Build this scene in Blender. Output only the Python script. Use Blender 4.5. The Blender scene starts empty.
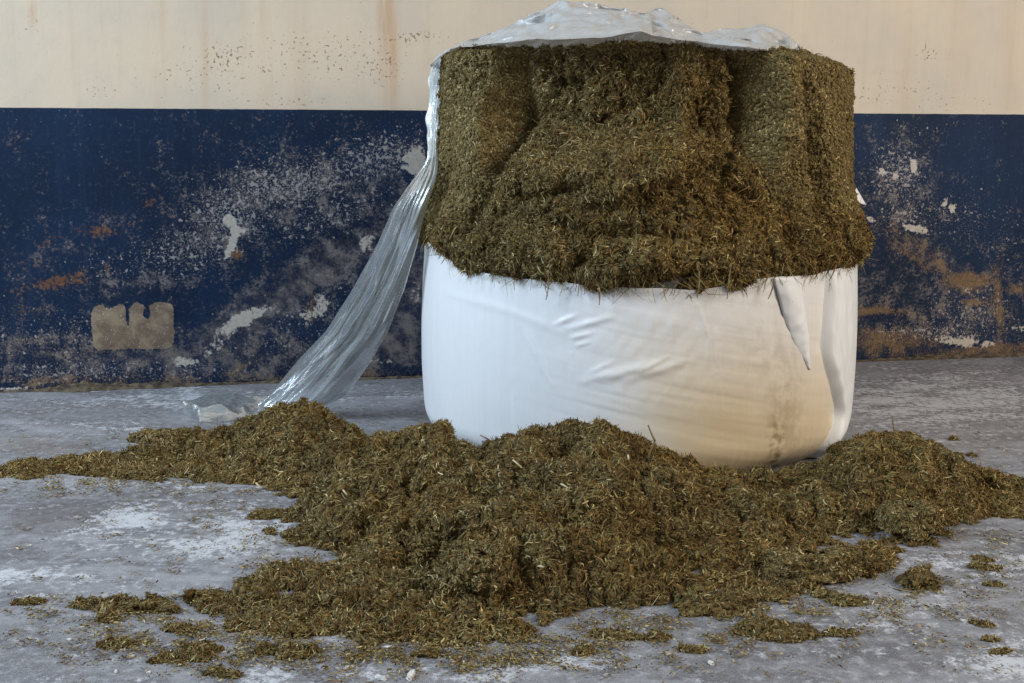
import bpy, math, random
import numpy as np

random.seed(7)
RNG = np.random.default_rng(7)
scene = bpy.context.scene
COL = scene.collection
A = np.array

# ------------------------------------------------------------------ camera
FPX, CAM_H = 1150.0, 0.85
PITCH = math.atan(189.5 / FPX)
SP, CP = math.sin(PITCH), math.cos(PITCH)


def ray(u, v):
    a, b = u - 512.0, 341.5 - v
    return A([a, FPX * CP + b * SP, -FPX * SP + b * CP])


def at_y(u, v, y):
    d = ray(u, v)
    t = y / d[1]
    return A([d[0] * t, y, CAM_H + d[2] * t])


def at_z(u, v, z=0.0):
    d = ray(u, v)
    t = (z - CAM_H) / d[2]
    return A([d[0] * t, d[1] * t, z])


def project(P):
    """World points (n,3) to photograph coordinates, used to lay out worn areas and creases."""
    x, y, z = P[:, 0], P[:, 1], P[:, 2] - CAM_H
    dep = y * CP - z * SP
    up = y * SP + z * CP
    return 512 + FPX * x / dep, 341.5 - FPX * up / dep


cam_d = bpy.data.cameras.new('camera')
cam = bpy.data.objects.new('camera', cam_d)
COL.objects.link(cam)
cam.location = (0, 0, CAM_H)
cam.rotation_euler = (math.pi / 2 - PITCH, 0, 0)
cam_d.sensor_width = 36.0
cam_d.lens = FPX * 36.0 / 1024.0
cam_d.clip_start = 0.05
scene.camera = cam

# ------------------------------------------------------------------ noise
_perm = np.random.default_rng(3).permutation(256)
_perm = np.concatenate([_perm, _perm, _perm])
_g = np.random.default_rng(4).normal(size=(256, 3))
_g /= np.linalg.norm(_g, axis=1)[:, None]


def noise(P, scale=1.0, seed=0.0):
    p = np.asarray(P, float) * scale + seed * 17.13
    i = np.floor(p).astype(int)
    f = p - i
    w = f * f * f * (f * (f * 6 - 15) + 10)
    i &= 255
    out = 0
    for dx in (0, 1):
        wx = w[:, 0] if dx else 1 - w[:, 0]
        for dy in (0, 1):
            wy = w[:, 1] if dy else 1 - w[:, 1]
            for dz in (0, 1):
                wz = w[:, 2] if dz else 1 - w[:, 2]
                h = _perm[_perm[_perm[(i[:, 0] + dx) & 255] + ((i[:, 1] + dy) & 255)] + ((i[:, 2] + dz) & 255)]
                g = _g[h]
                d = g[:, 0] * (f[:, 0] - dx) + g[:, 1] * (f[:, 1] - dy) + g[:, 2] * (f[:, 2] - dz)
                out = out + wx * wy * wz * d
    return out * 1.6


def fbm(P, scale, oct=4, seed=0.0, gain=0.5):
    s, a, t = 0, 1.0, 0
    for k in range(oct):
        s = s + a * noise(P, scale * 2 ** k, seed + k * 1.7)
        t += a
        a *= gain
    return s / t


def billow(P, scale, oct=3, seed=0.0, gain=0.5):
    s, a, t = 0, 1.0, 0
    for k in range(oct):
        s = s + a * (1 - np.abs(noise(P, scale * 2 ** k, seed + k * 2.3)) * 2)
        t += a
        a *= gain
    return s / t


def lumps(x, y, scale, seed=0):
    """Rounded clods: dome height 0..1 and a random value for each clod."""
    x, y = np.asarray(x) * scale + seed * 13.7, np.asarray(y) * scale + seed * 7.9
    ix, iy = np.floor(x).astype(int), np.floor(y).astype(int)
    best, rnd = np.full(len(x), 9.0), np.zeros(len(x))
    for dx in (-1, 0, 1):
        for dy in (-1, 0, 1):
            h = _perm[_perm[(ix + dx) & 255] + ((iy + dy) & 255)]
            h2 = _perm[h + 37]
            d = np.hypot(ix + dx + h / 256.0 - x, iy + dy + h2 / 256.0 - y) * (.8 + .4 * _perm[h + 91] / 256.0)
            m = d < best
            best = np.where(m, d, best)
            rnd = np.where(m, _perm[h2 + 11] / 255.0, rnd)
    return np.sqrt(np.clip(1 - (best / .85) ** 2, 0, 1)), rnd


def sstep(a, b, x):
    t = np.clip((x - a) / (b - a), 0, 1)
    return t * t * (3 - 2 * t)


def gauss(u, v, cu, cv, su, sv, rot=0.0):
    c, s = math.cos(math.radians(rot)), math.sin(math.radians(rot))
    du, dv = u - cu, v - cv
    a = (du * c + dv * s) / su
    b = (-du * s + dv * c) / sv
    return np.exp(-0.5 * (a * a + b * b))


def seg_dist(u, v, a, b):
    a, b = A(a, float), A(b, float)
    d = b - a
    t = np.clip(((u - a[0]) * d[0] + (v - a[1]) * d[1]) / (d @ d), 0, 1)
    return np.hypot(u - a[0] - t * d[0], v - a[1] - t * d[1]), t


# ------------------------------------------------------------------ mesh helpers
def grid_faces(nr, nc, wrap=False):
    r = np.arange(nr - 1)[:, None]
    c = np.arange(nc if wrap else nc - 1)[None, :]
    c2 = (c + 1) % nc
    return np.stack([r * nc + c + 0 * r, r * nc + c2, (r + 1) * nc + c2, (r + 1) * nc + c], -1).reshape(-1, 4)


def mesh_obj(name, V, F, mats, parent=None, smooth=True, tint=None, attrs=None, tris=None, mat_idx=None):
    me = bpy.data.meshes.new(name)
    V = np.asarray(V, np.float32)
    F = np.asarray(F, np.int32).reshape(-1, 4)
    loops = F.reshape(-1)
    starts = np.arange(len(F)) * 4
    if tris is not None and len(tris):
        T = np.asarray(tris, np.int32)
        starts = np.concatenate([starts, len(loops) + np.arange(len(T)) * 3])
        loops = np.concatenate([loops, T.reshape(-1)])
    me.vertices.add(len(V))
    me.vertices.foreach_set('co', V.reshape(-1))
    me.loops.add(len(loops))
    me.loops.foreach_set('vertex_index', loops.astype(np.int32))
    me.polygons.add(len(starts))
    me.polygons.foreach_set('loop_start', starts.astype(np.int32))
    me.polygons.foreach_set('use_smooth', np.full(len(starts), smooth))
    if mat_idx is not None:
        me.polygons.foreach_set('material_index', np.asarray(mat_idx, np.int32))
    if tint is not None:
        at = me.color_attributes.new('tint', 'FLOAT_COLOR', 'POINT')
        c4 = np.ones((len(V), 4), np.float32)
        c4[:, :3] = tint
        at.data.foreach_set('color', c4.reshape(-1))
    for k, val in (attrs or {}).items():
        at = me.attributes.new(k, 'FLOAT', 'POINT')
        at.data.foreach_set('value', np.asarray(val, np.float32))
    me.update(calc_edges=True)
    me.validate()
    for m in (mats if isinstance(mats, (list, tuple)) else [mats]):
        me.materials.append(m)
    o = bpy.data.objects.new(name, me)
    COL.objects.link(o)
    if parent is not None:
        o.parent = parent
    return o


def empty(name, loc=(0, 0, 0)):
    o = bpy.data.objects.new(name, None)
    o.empty_display_size = 0.1
    o.location = loc
    COL.objects.link(o)
    return o


def tag(o, label=None, cat=None, group=None, kind=None):
    if label:
        o['label'] = label
    if cat:
        o['category'] = cat
    if group:
        o['group'] = group
    if kind:
        o['kind'] = kind
    return o


def vnormals(V, F):
    n = np.zeros_like(V)
    fn = np.cross(V[F[:, 2]] - V[F[:, 0]], V[F[:, 3]] - V[F[:, 1]])
    for k in range(4):
        np.add.at(n, F[:, k], fn)
    return n / (np.linalg.norm(n, axis=1)[:, None] + 1e-12)


def sample(V, F, N, count, w=None):
    a = V[F[:, 0]]
    fn = np.cross(V[F[:, 2]] - a, V[F[:, 3]] - V[F[:, 1]])
    area = np.linalg.norm(fn, axis=1) * (1 if w is None else w)
    cs = np.cumsum(area)
    idx = np.searchsorted(cs, RNG.random(count) * cs[-1])
    f = F[idx]
    s, t = RNG.random(count)[:, None], RNG.random(count)[:, None]

    def mix(X):
        return (X[f[:, 0]] * (1 - s) + X[f[:, 1]] * s) * (1 - t) + (X[f[:, 3]] * (1 - s) + X[f[:, 2]] * s) * t
    n = mix(N)
    return mix(V), n / (np.linalg.norm(n, axis=1)[:, None] + 1e-12)


def lin(*c):
    c = A(c, float) / 255
    return np.where(c <= 0.04045, c / 12.92, ((c + 0.055) / 1.055) ** 2.4)


PALETTE = 1.2 * A([1.0, 1.0, 1.08]) * A([lin(120, 104, 62), lin(104, 88, 48), lin(132, 118, 76), lin(92, 72, 36), lin(72, 58, 30),
             lin(112, 84, 38), lin(152, 138, 92), lin(182, 168, 122), lin(54, 44, 26), lin(98, 92, 58)])
PAL_W = A([.17, .16, .15, .11, .11, .11, .07, .035, .09, .05])


def fibres(P, N, L, W, tilt, curl=0.25, down=0.0, warm=None, pal=PAL_W):
    """Chopped stems and leaf bits: bent blades of six vertices each, with their own plant colour."""
    n = len(P)
    r = RNG.normal(size=(n, 3))
    # neighbouring strands lie roughly together, as they fell
    r = r * .8 + 2.6 * np.stack([noise(P, 17, 101), noise(P, 17, 102), noise(P, 17, 103)], 1)
    t = r - N * np.sum(r * N, 1)[:, None]
    t /= np.linalg.norm(t, axis=1)[:, None] + 1e-9
    if np.ndim(down) or down:
        g = np.tile(A([0, 0, -1.0]), (n, 1))
        t = t + g * (np.asarray(down)[:, None] if np.ndim(down) else down)
        t /= np.linalg.norm(t, axis=1)[:, None] + 1e-9
    a = np.abs(RNG.normal(size=n)) * tilt
    d = t * np.cos(a)[:, None] + N * np.sin(a)[:, None]
    s = np.cross(d, N + 0.6 * RNG.normal(size=(n, 3)))
    s /= np.linalg.norm(s, axis=1)[:, None] + 1e-9
    b = np.cross(s, d)
    L, W = np.asarray(L)[:, None], np.asarray(W)[:, None]
    k = (RNG.normal(size=n) * curl)[:, None]
    k2 = (RNG.normal(size=n) * curl)[:, None]
    p0 = P + N * (0.0012 - 0.30 * L * np.sin(a)[:, None]) - d * L * 0.35 * np.cos(a)[:, None]
    p1 = p0 + d * L * 0.5 + b * L * 0.5 * k * 0.5
    p2 = p0 + d * L * 0.97 + b * L * k * 0.1 + s * L * k2 * 0.35
    V = np.stack([p0 - s * W * .35, p0 + s * W * .35, p1 - s * W * .5, p1 + s * W * .5, p2 - s * W * .3, p2 + s * W * .3], 1)
    base = (np.arange(n) * 6)[:, None]
    F = np.concatenate([base + A([[0, 1, 3, 2]]), base + A([[2, 3, 5, 4]])], 1).reshape(-1, 4)
    ci = RNG.choice(len(PALETTE), n, p=pal / pal.sum())
    C = PALETTE[ci] * (0.8 + 0.4 * RNG.random(n))[:, None]
    if warm is not None:
        w = np.asarray(warm)[:, None]
        C = C * (1 + w * (A([1.12, .95, .68]) - 1))
    return V.reshape(-1, 3), F, np.repeat(C, 6, 0)


def join(parts):
    Vs, Fs, Cs, off = [], [], [], 0
    for V, F, C in parts:
        Vs.append(V)
        Fs.append(F + off)
        Cs.append(C)
        off += len(V)
    return np.concatenate(Vs), np.concatenate(Fs), np.concatenate(Cs)


def _cage():
    """Small quad ball: a cube divided once and rounded (26 points, 24 faces)."""
    pts, idx, faces = [], {}, []
    def vid(p):
        k = tuple(int(x) for x in p)
        if k not in idx:
            idx[k] = len(pts)
            pts.append(p)
        return idx[k]
    for ax in range(3):
        for sg in (-1, 1):
            for a in (-1, 0):
                for b in (-1, 0):
                    q = []
                    for da, db in ((0, 0), (1, 0), (1, 1), (0, 1)):
                        p = [0, 0, 0]
                        p[ax], p[(ax + 1) % 3], p[(ax + 2) % 3] = sg, a + da, b + db
                        q.append(vid(p))
                    faces.append(q if sg > 0 else q[::-1])
    v = A(pts, float)
    return v / np.linalg.norm(v, axis=1)[:, None], A(faces)


CAGE_V, CAGE_F = _cage()


def crumbs_on(P, N, size, C, sink=.25, stretch=.45):
    """Crumbly bits: irregular little balls pressed into the surface, each with its own colour."""
    n = len(P)
    r = RNG.normal(size=(n, 3))
    t = r - N * np.sum(r * N, 1)[:, None] * .7
    t /= np.linalg.norm(t, axis=1)[:, None] + 1e-9
    b = np.cross(t, N + .01)
    b /= np.linalg.norm(b, axis=1)[:, None] + 1e-9
    c = np.cross(t, b)
    sx = size * (1 + stretch * RNG.random(n) * 1.6)
    sy = size * RNG.uniform(.65, 1.0, n)
    sz = size * RNG.uniform(.5, .9, n)
    m = len(CAGE_V)
    rad = 1 + .34 * RNG.normal(size=(n, m)).clip(-1.6, 1.6) * .8
    V = (P + N * (size * (0.5 - sink))[:, None])[:, None] + (t[:, None] * (CAGE_V[None, :, 0:1] * sx[:, None, None]) + b[:, None] * (CAGE_V[None, :, 1:2] * sy[:, None, None])
                                                              + c[:, None] * (CAGE_V[None, :, 2:3] * sz[:, None, None])) * rad[:, :, None]
    F = (np.arange(n) * m)[:, None, None] + CAGE_F[None]
    Cc = np.repeat(C * (.85 + .3 * RNG.random(n))[:, None], m, 0) * (.7 + .6 * RNG.random((n * m, 1)))
    return V.reshape(-1, 3), F.reshape(-1, 4), Cc


def dress(V, F, C, n_crumb, n_fib, w=None, lo=.004, hi=.016, tilt=.35, warm=None, fl=(.004, .011), fg=.003, down=.12):
    """Cover a base surface with crumbs, then lay chopped bits over base and crumbs alike."""
    N = vnormals(V, F)
    P, n = sample(V, F, N, n_crumb, w)
    size = lo + (hi - lo) * RNG.random(n_crumb) ** 2.6
    size *= .6 + .8 * sstep(-.3, .4, fbm(P, 9, 2, 91))
    tint = A([lin(112, 97, 58), lin(100, 82, 44), lin(92, 78, 46), lin(84, 66, 34)])[RNG.integers(0, 4, n_crumb)] * (1 + .35 * fbm(P, 10, 3, 92))[:, None]
    cv, cf, cc = crumbs_on(P, n, size, tint)
    V2, F2, C2 = join([(V, F, C), (cv, cf, cc)])
    N2 = vnormals(V2, F2)
    if w is not None:
        w = np.concatenate([w, np.repeat(np.full(n_crumb, .7 * np.max(w)), len(CAGE_F))])
    P, n = sample(V2, F2, N2, n_fib, w)
    wm = warm(P) if warm else None
    f = fibres(P, n, RNG.uniform(fl[0], fl[1], n_fib) + RNG.gamma(2, fg, n_fib), RNG.uniform(.0012, .0032, n_fib), tilt, .7, down(P) if callable(down) else down, wm)
    patch = 1 + .55 * fbm(np.repeat(P, 6, 0), 10, 3, 95)
    f = (f[0], f[1], f[2] * patch[:, None])
    return join([(V2, F2, C2), f])


def compact(V, F, *arrs):
    used = np.zeros(len(V), bool)
    used[F.reshape(-1)] = True
    m = np.cumsum(used) - 1
    return (V[used], m[F]) + tuple(x[used] for x in arrs)


# ------------------------------------------------------------------ materials
class NT:
    def __init__(s, name):
        s.m = bpy.data.materials.new(name)
        s.m.use_nodes = True
        s.t = s.m.node_tree
        s.t.nodes.clear()
        s.out = s.t.nodes.new('ShaderNodeOutputMaterial')

    def n(s, kind, props=None, **ins):
        x = s.t.nodes.new('ShaderNode' + kind)
        for k, v in (props or {}).items():
            setattr(x, k, v)
        for k, v in ins.items():
            key = int(k[1:]) if k[0] == 'i' and k[1:].isdigit() else k.replace('_', ' ')
            sock = x.inputs[key]
            if hasattr(v, 'is_output'):
                s.t.links.new(v, sock)
            else:
                sock.default_value = v
        return x

    def math(s, op, a, b=0.0, c=0.0):
        return s.n('Math', {'operation': op}, i0=a, i1=b, i2=c).outputs[0]

    def attr(s, name):
        return s.n('Attribute', {'attribute_name': name})

    def mix(s, f, a, b, blend='MIX'):
        x = s.t.nodes.new('ShaderNodeMix')
        x.data_type = 'RGBA'
        x.blend_type = blend
        for i, v in ((0, f), (6, a), (7, b)):
            if hasattr(v, 'is_output'):
                s.t.links.new(v, x.inputs[i])
            elif i == 0:
                x.inputs[0].default_value = v
            else:
                x.inputs[i].default_value = tuple(v) + (1,) if len(v) == 3 else v
        return x.outputs[2]

    def noise(s, vec, scale, detail=4.0, rough=0.55, dist=0.0):
        return s.n('TexNoise', Vector=vec, Scale=scale, Detail=detail, Roughness=rough, Distortion=dist).outputs[0]

    def step(s, x, lo, hi):
        return s.n('MapRange', {'interpolation_type': 'SMOOTHSTEP'}, i0=x, i1=lo, i2=hi, i3=0.0, i4=1.0).outputs[0]

    def obj(s, scale=(1, 1, 1)):
        c = s.n('TexCoord').outputs['Object']
        return s.n('Mapping', Vector=c, Scale=scale).outputs[0]

    def bump(s, h, strength=0.3, dist=0.01):
        return s.n('Bump', Strength=strength, Distance=dist, Height=h).outputs[0]

    def end(s, sh):
        s.t.links.new(sh, s.out.inputs[0])
        return s.m


def T3(*c):
    return tuple(float(x) for x in lin(*c))


def make_silage_mat():
    t = NT('silage')
    v = t.obj()
    c = t.attr('tint').outputs['Color']
    n = t.noise(v, 160.0, 3.0)
    k = t.math('MULTIPLY_ADD', n, 0.9, 0.55)
    rgb = t.n('CombineColor', i0=k, i1=k, i2=k).outputs[0]
    c = t.mix(1.0, c, rgb, 'MULTIPLY')
    b = t.n('BsdfPrincipled', Base_Color=c, Roughness=0.75, Normal=t.bump(t.noise(v, 220.0, 3.0), 0.5, 0.004))
    b.inputs['Specular IOR Level'].default_value = 0.25
    return t.end(b.outputs[0])


def make_wrap_mat(name, base, tan=True):
    t = NT(name)
    v = t.obj((1, 1, 1))
    streak = t.noise(t.obj((60, 60, 3)), 1.0, 4.0, 0.6)
    c = t.mix(t.math('MULTIPLY', streak, 0.30), base, tuple(x * 0.85 for x in base))
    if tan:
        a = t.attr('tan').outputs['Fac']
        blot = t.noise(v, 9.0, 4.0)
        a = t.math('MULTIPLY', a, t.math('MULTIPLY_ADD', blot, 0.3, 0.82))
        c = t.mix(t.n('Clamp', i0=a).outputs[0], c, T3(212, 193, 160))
        d = t.attr('soil').outputs['Fac']
        c = t.mix(t.math('MULTIPLY', d, t.step(t.noise(v, 25.0, 5.0), .4, .62)), c, T3(120, 98, 66))
    h = t.math('ADD', t.math('MULTIPLY', streak, 0.5), t.math('MULTIPLY', t.noise(v, 45.0, 3.0), 0.4))
    b = t.n('BsdfPrincipled', Base_Color=c, Roughness=0.42, Normal=t.bump(h, 0.22, 0.006))
    b.inputs['Specular IOR Level'].default_value = 0.4
    return t.end(b.outputs[0])


def make_film_mat(name, alpha, base, rough=0.22, streak_scale=(30, 30, 4)):
    """Thin stretch film: part of the light passes straight, part scatters through, the surface shines."""
    t = NT(name)
    v = t.obj()
    st = t.noise(t.obj(streak_scale), 1.0, 4.0, 0.6, 0.4)
    cr = t.noise(v, 38.0, 4.0, 0.6, 1.0)
    nrm = t.bump(t.math('ADD', st, t.math('MULTIPLY', cr, 0.6)), 0.32, 0.012)
    dif = t.n('BsdfDiffuse', Color=tuple(base) + (1,), Normal=nrm).outputs[0]
    tr = t.n('BsdfTranslucent', Color=tuple(base) + (1,), Normal=nrm).outputs[0]
    body = t.n('MixShader', i0=0.4, i1=dif, i2=tr).outputs[0]
    a = t.math('ADD', alpha - 0.18, t.math('MULTIPLY', st, 0.36))
    clear = t.n('BsdfTransparent', Color=(0.95, 0.96, 0.95, 1)).outputs[0]
    mixed = t.n('MixShader', i0=t.n('Clamp', i0=a).outputs[0], i1=clear, i2=body).outputs[0]
    gl = t.n('BsdfGlossy', Color=(0.9, 0.93, 0.97, 1), Roughness=rough, Normal=nrm).outputs[0]
    fr = t.n('LayerWeight', Blend=0.35, Normal=nrm).outputs['Fresnel']
    fac = t.math('MULTIPLY_ADD', fr, 0.6, 0.06)
    return t.end(t.n('MixShader', i0=t.n('Clamp', i0=fac).outputs[0], i1=mixed, i2=gl).outputs[0])


def make_wall_mat():
    t = NT('painted_wall')
    v = t.obj()
    at = {k: t.attr(k).outputs['Fac'] for k in ('cream', 'white', 'wear', 'rust', 'chip', 'patch', 'streak', 'speck', 'earth')}
    n_big = t.noise(v, 2.2, 4.0)
    n_mid = t.noise(v, 14.0, 5.0, 0.62)
    n_fin = t.noise(v, 70.0, 4.0, 0.6)
    n_vf = t.noise(v, 150.0, 3.0, 0.6)
    n_ver = t.noise(t.obj((26, 26, 1.4)), 1.0, 4.0, 0.6)
    # blue gloss dado
    blue = t.mix(t.step(n_big, .35, .7), T3(14, 31, 54), T3(19, 40, 68))
    blue = t.mix(t.math('MULTIPLY', t.step(n_fin, .5, .75), .35), blue, T3(46, 62, 84))
    blue = t.mix(t.math('MULTIPLY', t.step(n_ver, .5, .75), .3), blue, T3(40, 56, 78))
    w = t.math('ADD', at['wear'], t.math('MULTIPLY', t.math('SUBTRACT', n_mid, .5), 1.8))
    w = t.math('ADD', w, t.math('MULTIPLY', t.math('SUBTRACT', n_fin, .5), 1.9))
    w = t.math('ADD', w, t.math('MULTIPLY', t.math('SUBTRACT', n_vf, .5), 1.4))
    wf = t.math('MULTIPLY', t.step(w, .2, 1.0), .85)
    grey = t.mix(t.step(n_mid, .4, .65), T3(66, 62, 66), T3(124, 116, 114))
    blue = t.mix(wf, blue, grey)
    e = t.math('ADD', at['earth'], t.math('MULTIPLY', t.math('SUBTRACT', n_mid, .5), 1.6))
    e = t.math('ADD', e, t.math('MULTIPLY', t.math('SUBTRACT', n_vf, .5), 1.6))
    blue = t.mix(t.math('MULTIPLY', t.step(e, .3, .95), .85), blue, t.mix(n_fin, T3(70, 55, 42), T3(150, 122, 88)))
    r = t.math('ADD', at['rust'], t.math('MULTIPLY', t.math('SUBTRACT', n_fin, .5), 2.4))
    r = t.math('ADD', r, t.math('MULTIPLY', t.math('SUBTRACT', n_mid, .5), 1.2))
    blue = t.mix(t.math('MULTIPLY', t.step(r, .42, 1.0),   .65), blue, T3(120, 82, 46))
    # speckles where the paint has flaked off in dots
    s1 = t.math('ADD', t.math('MULTIPLY', at['white'], .24), t.noise(v, 62.0, 2.0, 0.5))
    s2 = t.math('ADD', t.math('MULTIPLY', at['white'], .22), n_vf)
    sp = t.math('MAXIMUM', t.step(s1, .74, .82), t.math('MULTIPLY', t.step(s2, .70, .82), .8))
    blue = t.mix(t.math('MULTIPLY', sp, .68), blue, T3(168, 162, 160))
    c2 = t.math('ADD', at['chip'], t.math('MULTIPLY', t.math('SUBTRACT', n_mid, .5), .9))
    c2 = t.math('ADD', c2, t.math('MULTIPLY', t.math('SUBTRACT', n_fin, .5), 1.3))
    blue = t.mix(t.math('MULTIPLY', t.step(c2, .5, .72), .9), blue, t.mix(n_fin, T3(160, 150, 140), T3(208, 200, 190)))
    p = t.math('ADD', at['patch'], t.math('MULTIPLY', t.math('SUBTRACT', n_fin, .5), .6))
    pc = t.mix(t.step(n_mid, .4, .65), T3(112, 96, 82), T3(146, 128, 108))
    pc = t.mix(t.step(n_vf, .6, .72), pc, T3(190, 180, 168))
    blue = t.mix(t.step(p, .45, .6), blue, pc)
    # cream upper wall
    cr = t.mix(t.step(n_big, .3, .7), T3(190, 180, 166), T3(204, 189, 169))
    cr = t.mix(t.math('MULTIPLY', t.step(n_ver, .5, .8), .35), cr, T3(180, 164, 140))
    cr = t.mix(t.math('MULTIPLY', t.step(n_mid, .5, .75), .25), cr, T3(178, 166, 150))
    st = t.math('MULTIPLY', at['streak'], t.step(n_ver, .25, .6))
    cr = t.mix(st, cr, T3(172, 122, 66))
    sk = t.math('ADD', t.math('MULTIPLY', at['speck'], .22), t.noise(v, 85.0, 2.0, .5))
    cr = t.mix(t.math('MULTIPLY', t.step(sk, .72, .82), .75), cr, T3(120, 84, 54))
    col = t.mix(t.step(t.math('ADD', at['cream'], t.math('MULTIPLY', t.math('SUBTRACT', n_mid, .5), .004)), -.0015, .0015), blue, cr)
    h = t.math('ADD', t.math('MULTIPLY', n_mid, .6), t.math('MULTIPLY', sp, .4))
    h = t.math('ADD', h, t.math('MULTIPLY', n_fin, .4))
    b = t.n('BsdfPrincipled', Base_Color=col, Roughness=0.62, Normal=t.bump(h, 0.35, 0.006))
    b.inputs['Specular IOR Level'].default_value = 0.16
    return t.end(b.outputs[0])


def make_floor_mat():
    t = NT('worn_concrete')
    v = t.obj()
    wh, br, dk = (t.attr(k).outputs['Fac'] for k in ('chalk', 'brown', 'dark'))
    n_big = t.noise(t.obj((1, 1.6, 1)), 1.6, 5.0, .6, .4)
    n_mid = t.noise(t.obj((1, 1.7, 1)), 7.0, 6.0, .65, .5)
    n_fin = t.noise(v, 45.0, 5.0, .65)
    n_vf = t.noise(v, 190.0, 3.0, .6)
    c = t.mix(t.step(n_big, .3, .7), T3(106, 105, 108), T3(146, 146, 151))
    c = t.mix(t.math('MULTIPLY', t.step(n_mid, .42, .66), .75), c, T3(94, 91, 96))
    c = t.mix(t.math('MULTIPLY', t.step(n_fin, .45, .68), .6), c, T3(166, 166, 172))
    c = t.mix(t.math('MULTIPLY', t.step(n_vf, .52, .66), .55), c, T3(82, 77, 76))
    n_gr = t.noise(v, 330.0, 2.0, .6)
    c = t.mix(t.math('MULTIPLY', t.step(n_gr, .55, .68), .5), c, T3(186, 186, 190))
    n_wide = t.noise(t.obj((1, 2.2, 1)), 3.1, 5.0, .6, .8)
    c = t.mix(t.math('MULTIPLY', t.step(n_wide, .5, .68), .5), c, T3(168, 168, 174))
    b_ = t.math('ADD', br, t.math('MULTIPLY', t.math('SUBTRACT', n_mid, .5), 1.0))
    c = t.mix(t.math('MULTIPLY', t.step(b_, .2, 1.0), .6), c, T3(120, 106, 94))
    d_ = t.math('ADD', dk, t.math('MULTIPLY', t.math('SUBTRACT', n_mid, .5), 1.2))
    c = t.mix(t.math('MULTIPLY', t.step(d_, .3, 1.0), .55), c, T3(84, 78, 80))
    w = t.math('ADD', wh, t.math('MULTIPLY', t.math('SUBTRACT', n_mid, .5), 2.6))
    w = t.math('ADD', w, t.math('MULTIPLY', t.math('SUBTRACT', n_fin, .5), 2.6))
    w = t.math('ADD', w, t.math('MULTIPLY', t.math('SUBTRACT', n_vf, .5), 2.2))
    c = t.mix(t.math('MULTIPLY', t.step(w, .35, 1.0), .75), c, T3(206, 208, 214))
    h = t.math('ADD', t.math('MULTIPLY', n_mid, .7), t.math('MULTIPLY', n_fin, .35))
    rough = t.math('MULTIPLY_ADD', n_mid, .3, .42)
    b = t.n('BsdfPrincipled', Base_Color=c, Roughness=rough, Normal=t.bump(h, 0.35, 0.01))
    b.inputs['Specular IOR Level'].default_value = 0.35
    return t.end(b.outputs[0])


def make_plain(name, c1, c2, scale=30.0, rough=0.8, bump=.4):
    t = NT(name)
    v = t.obj()
    n = t.noise(v, scale, 5.0, .6)
    b = t.n('BsdfPrincipled', Base_Color=t.mix(t.step(n, .35, .65), c1, c2), Roughness=rough, Normal=t.bump(n, bump, .006))
    return t.end(b.outputs[0])


M_SIL = make_silage_mat()
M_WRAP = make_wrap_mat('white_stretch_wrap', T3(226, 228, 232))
M_LOOSE = make_wrap_mat('loose_white_film', T3(228, 228, 228), False)
M_TOP = make_film_mat('white_thin_film', 0.80, T3(240, 240, 240))
M_TAIL = make_film_mat('clear_grey_film', 0.52, T3(214, 220, 218), 0.25, (10, 10, 3))
M_INNER = make_film_mat('grey_inner_film', 0.7, T3(150, 150, 140), 0.2, (8, 8, 60))
M_WALL = make_wall_mat()
M_FLOOR = make_floor_mat()
M_DIRT = make_plain('wall_foot_dirt', T3(52, 43, 33), T3(104, 90, 72), 40.0)
M_FLAKE = make_plain('white_plaster_flake', T3(196, 194, 190), T3(222, 220, 216), 60.0)
M_STALK = make_plain('dry_stalk', T3(96, 76, 48), T3(140, 116, 76), 60.0)
M_STRAW = make_plain('pale_straw', T3(178, 164, 124), T3(204, 192, 156), 60.0)

# ------------------------------------------------------------------ room
W0, W1 = at_z(0, 392), at_z(1024, 355)
WD = W1 - W0
WD /= np.linalg.norm(WD)
WN = A([WD[1], -WD[0], 0.0])            # faces the camera
WALL_ANG = math.atan2(WD[1], WD[0])


def wall_pt(u, v):
    d = ray(u, v)
    o = A([0, 0, CAM_H])
    t = ((W0 - o) @ WN) / (d @ WN)
    return o + d * t


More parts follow.
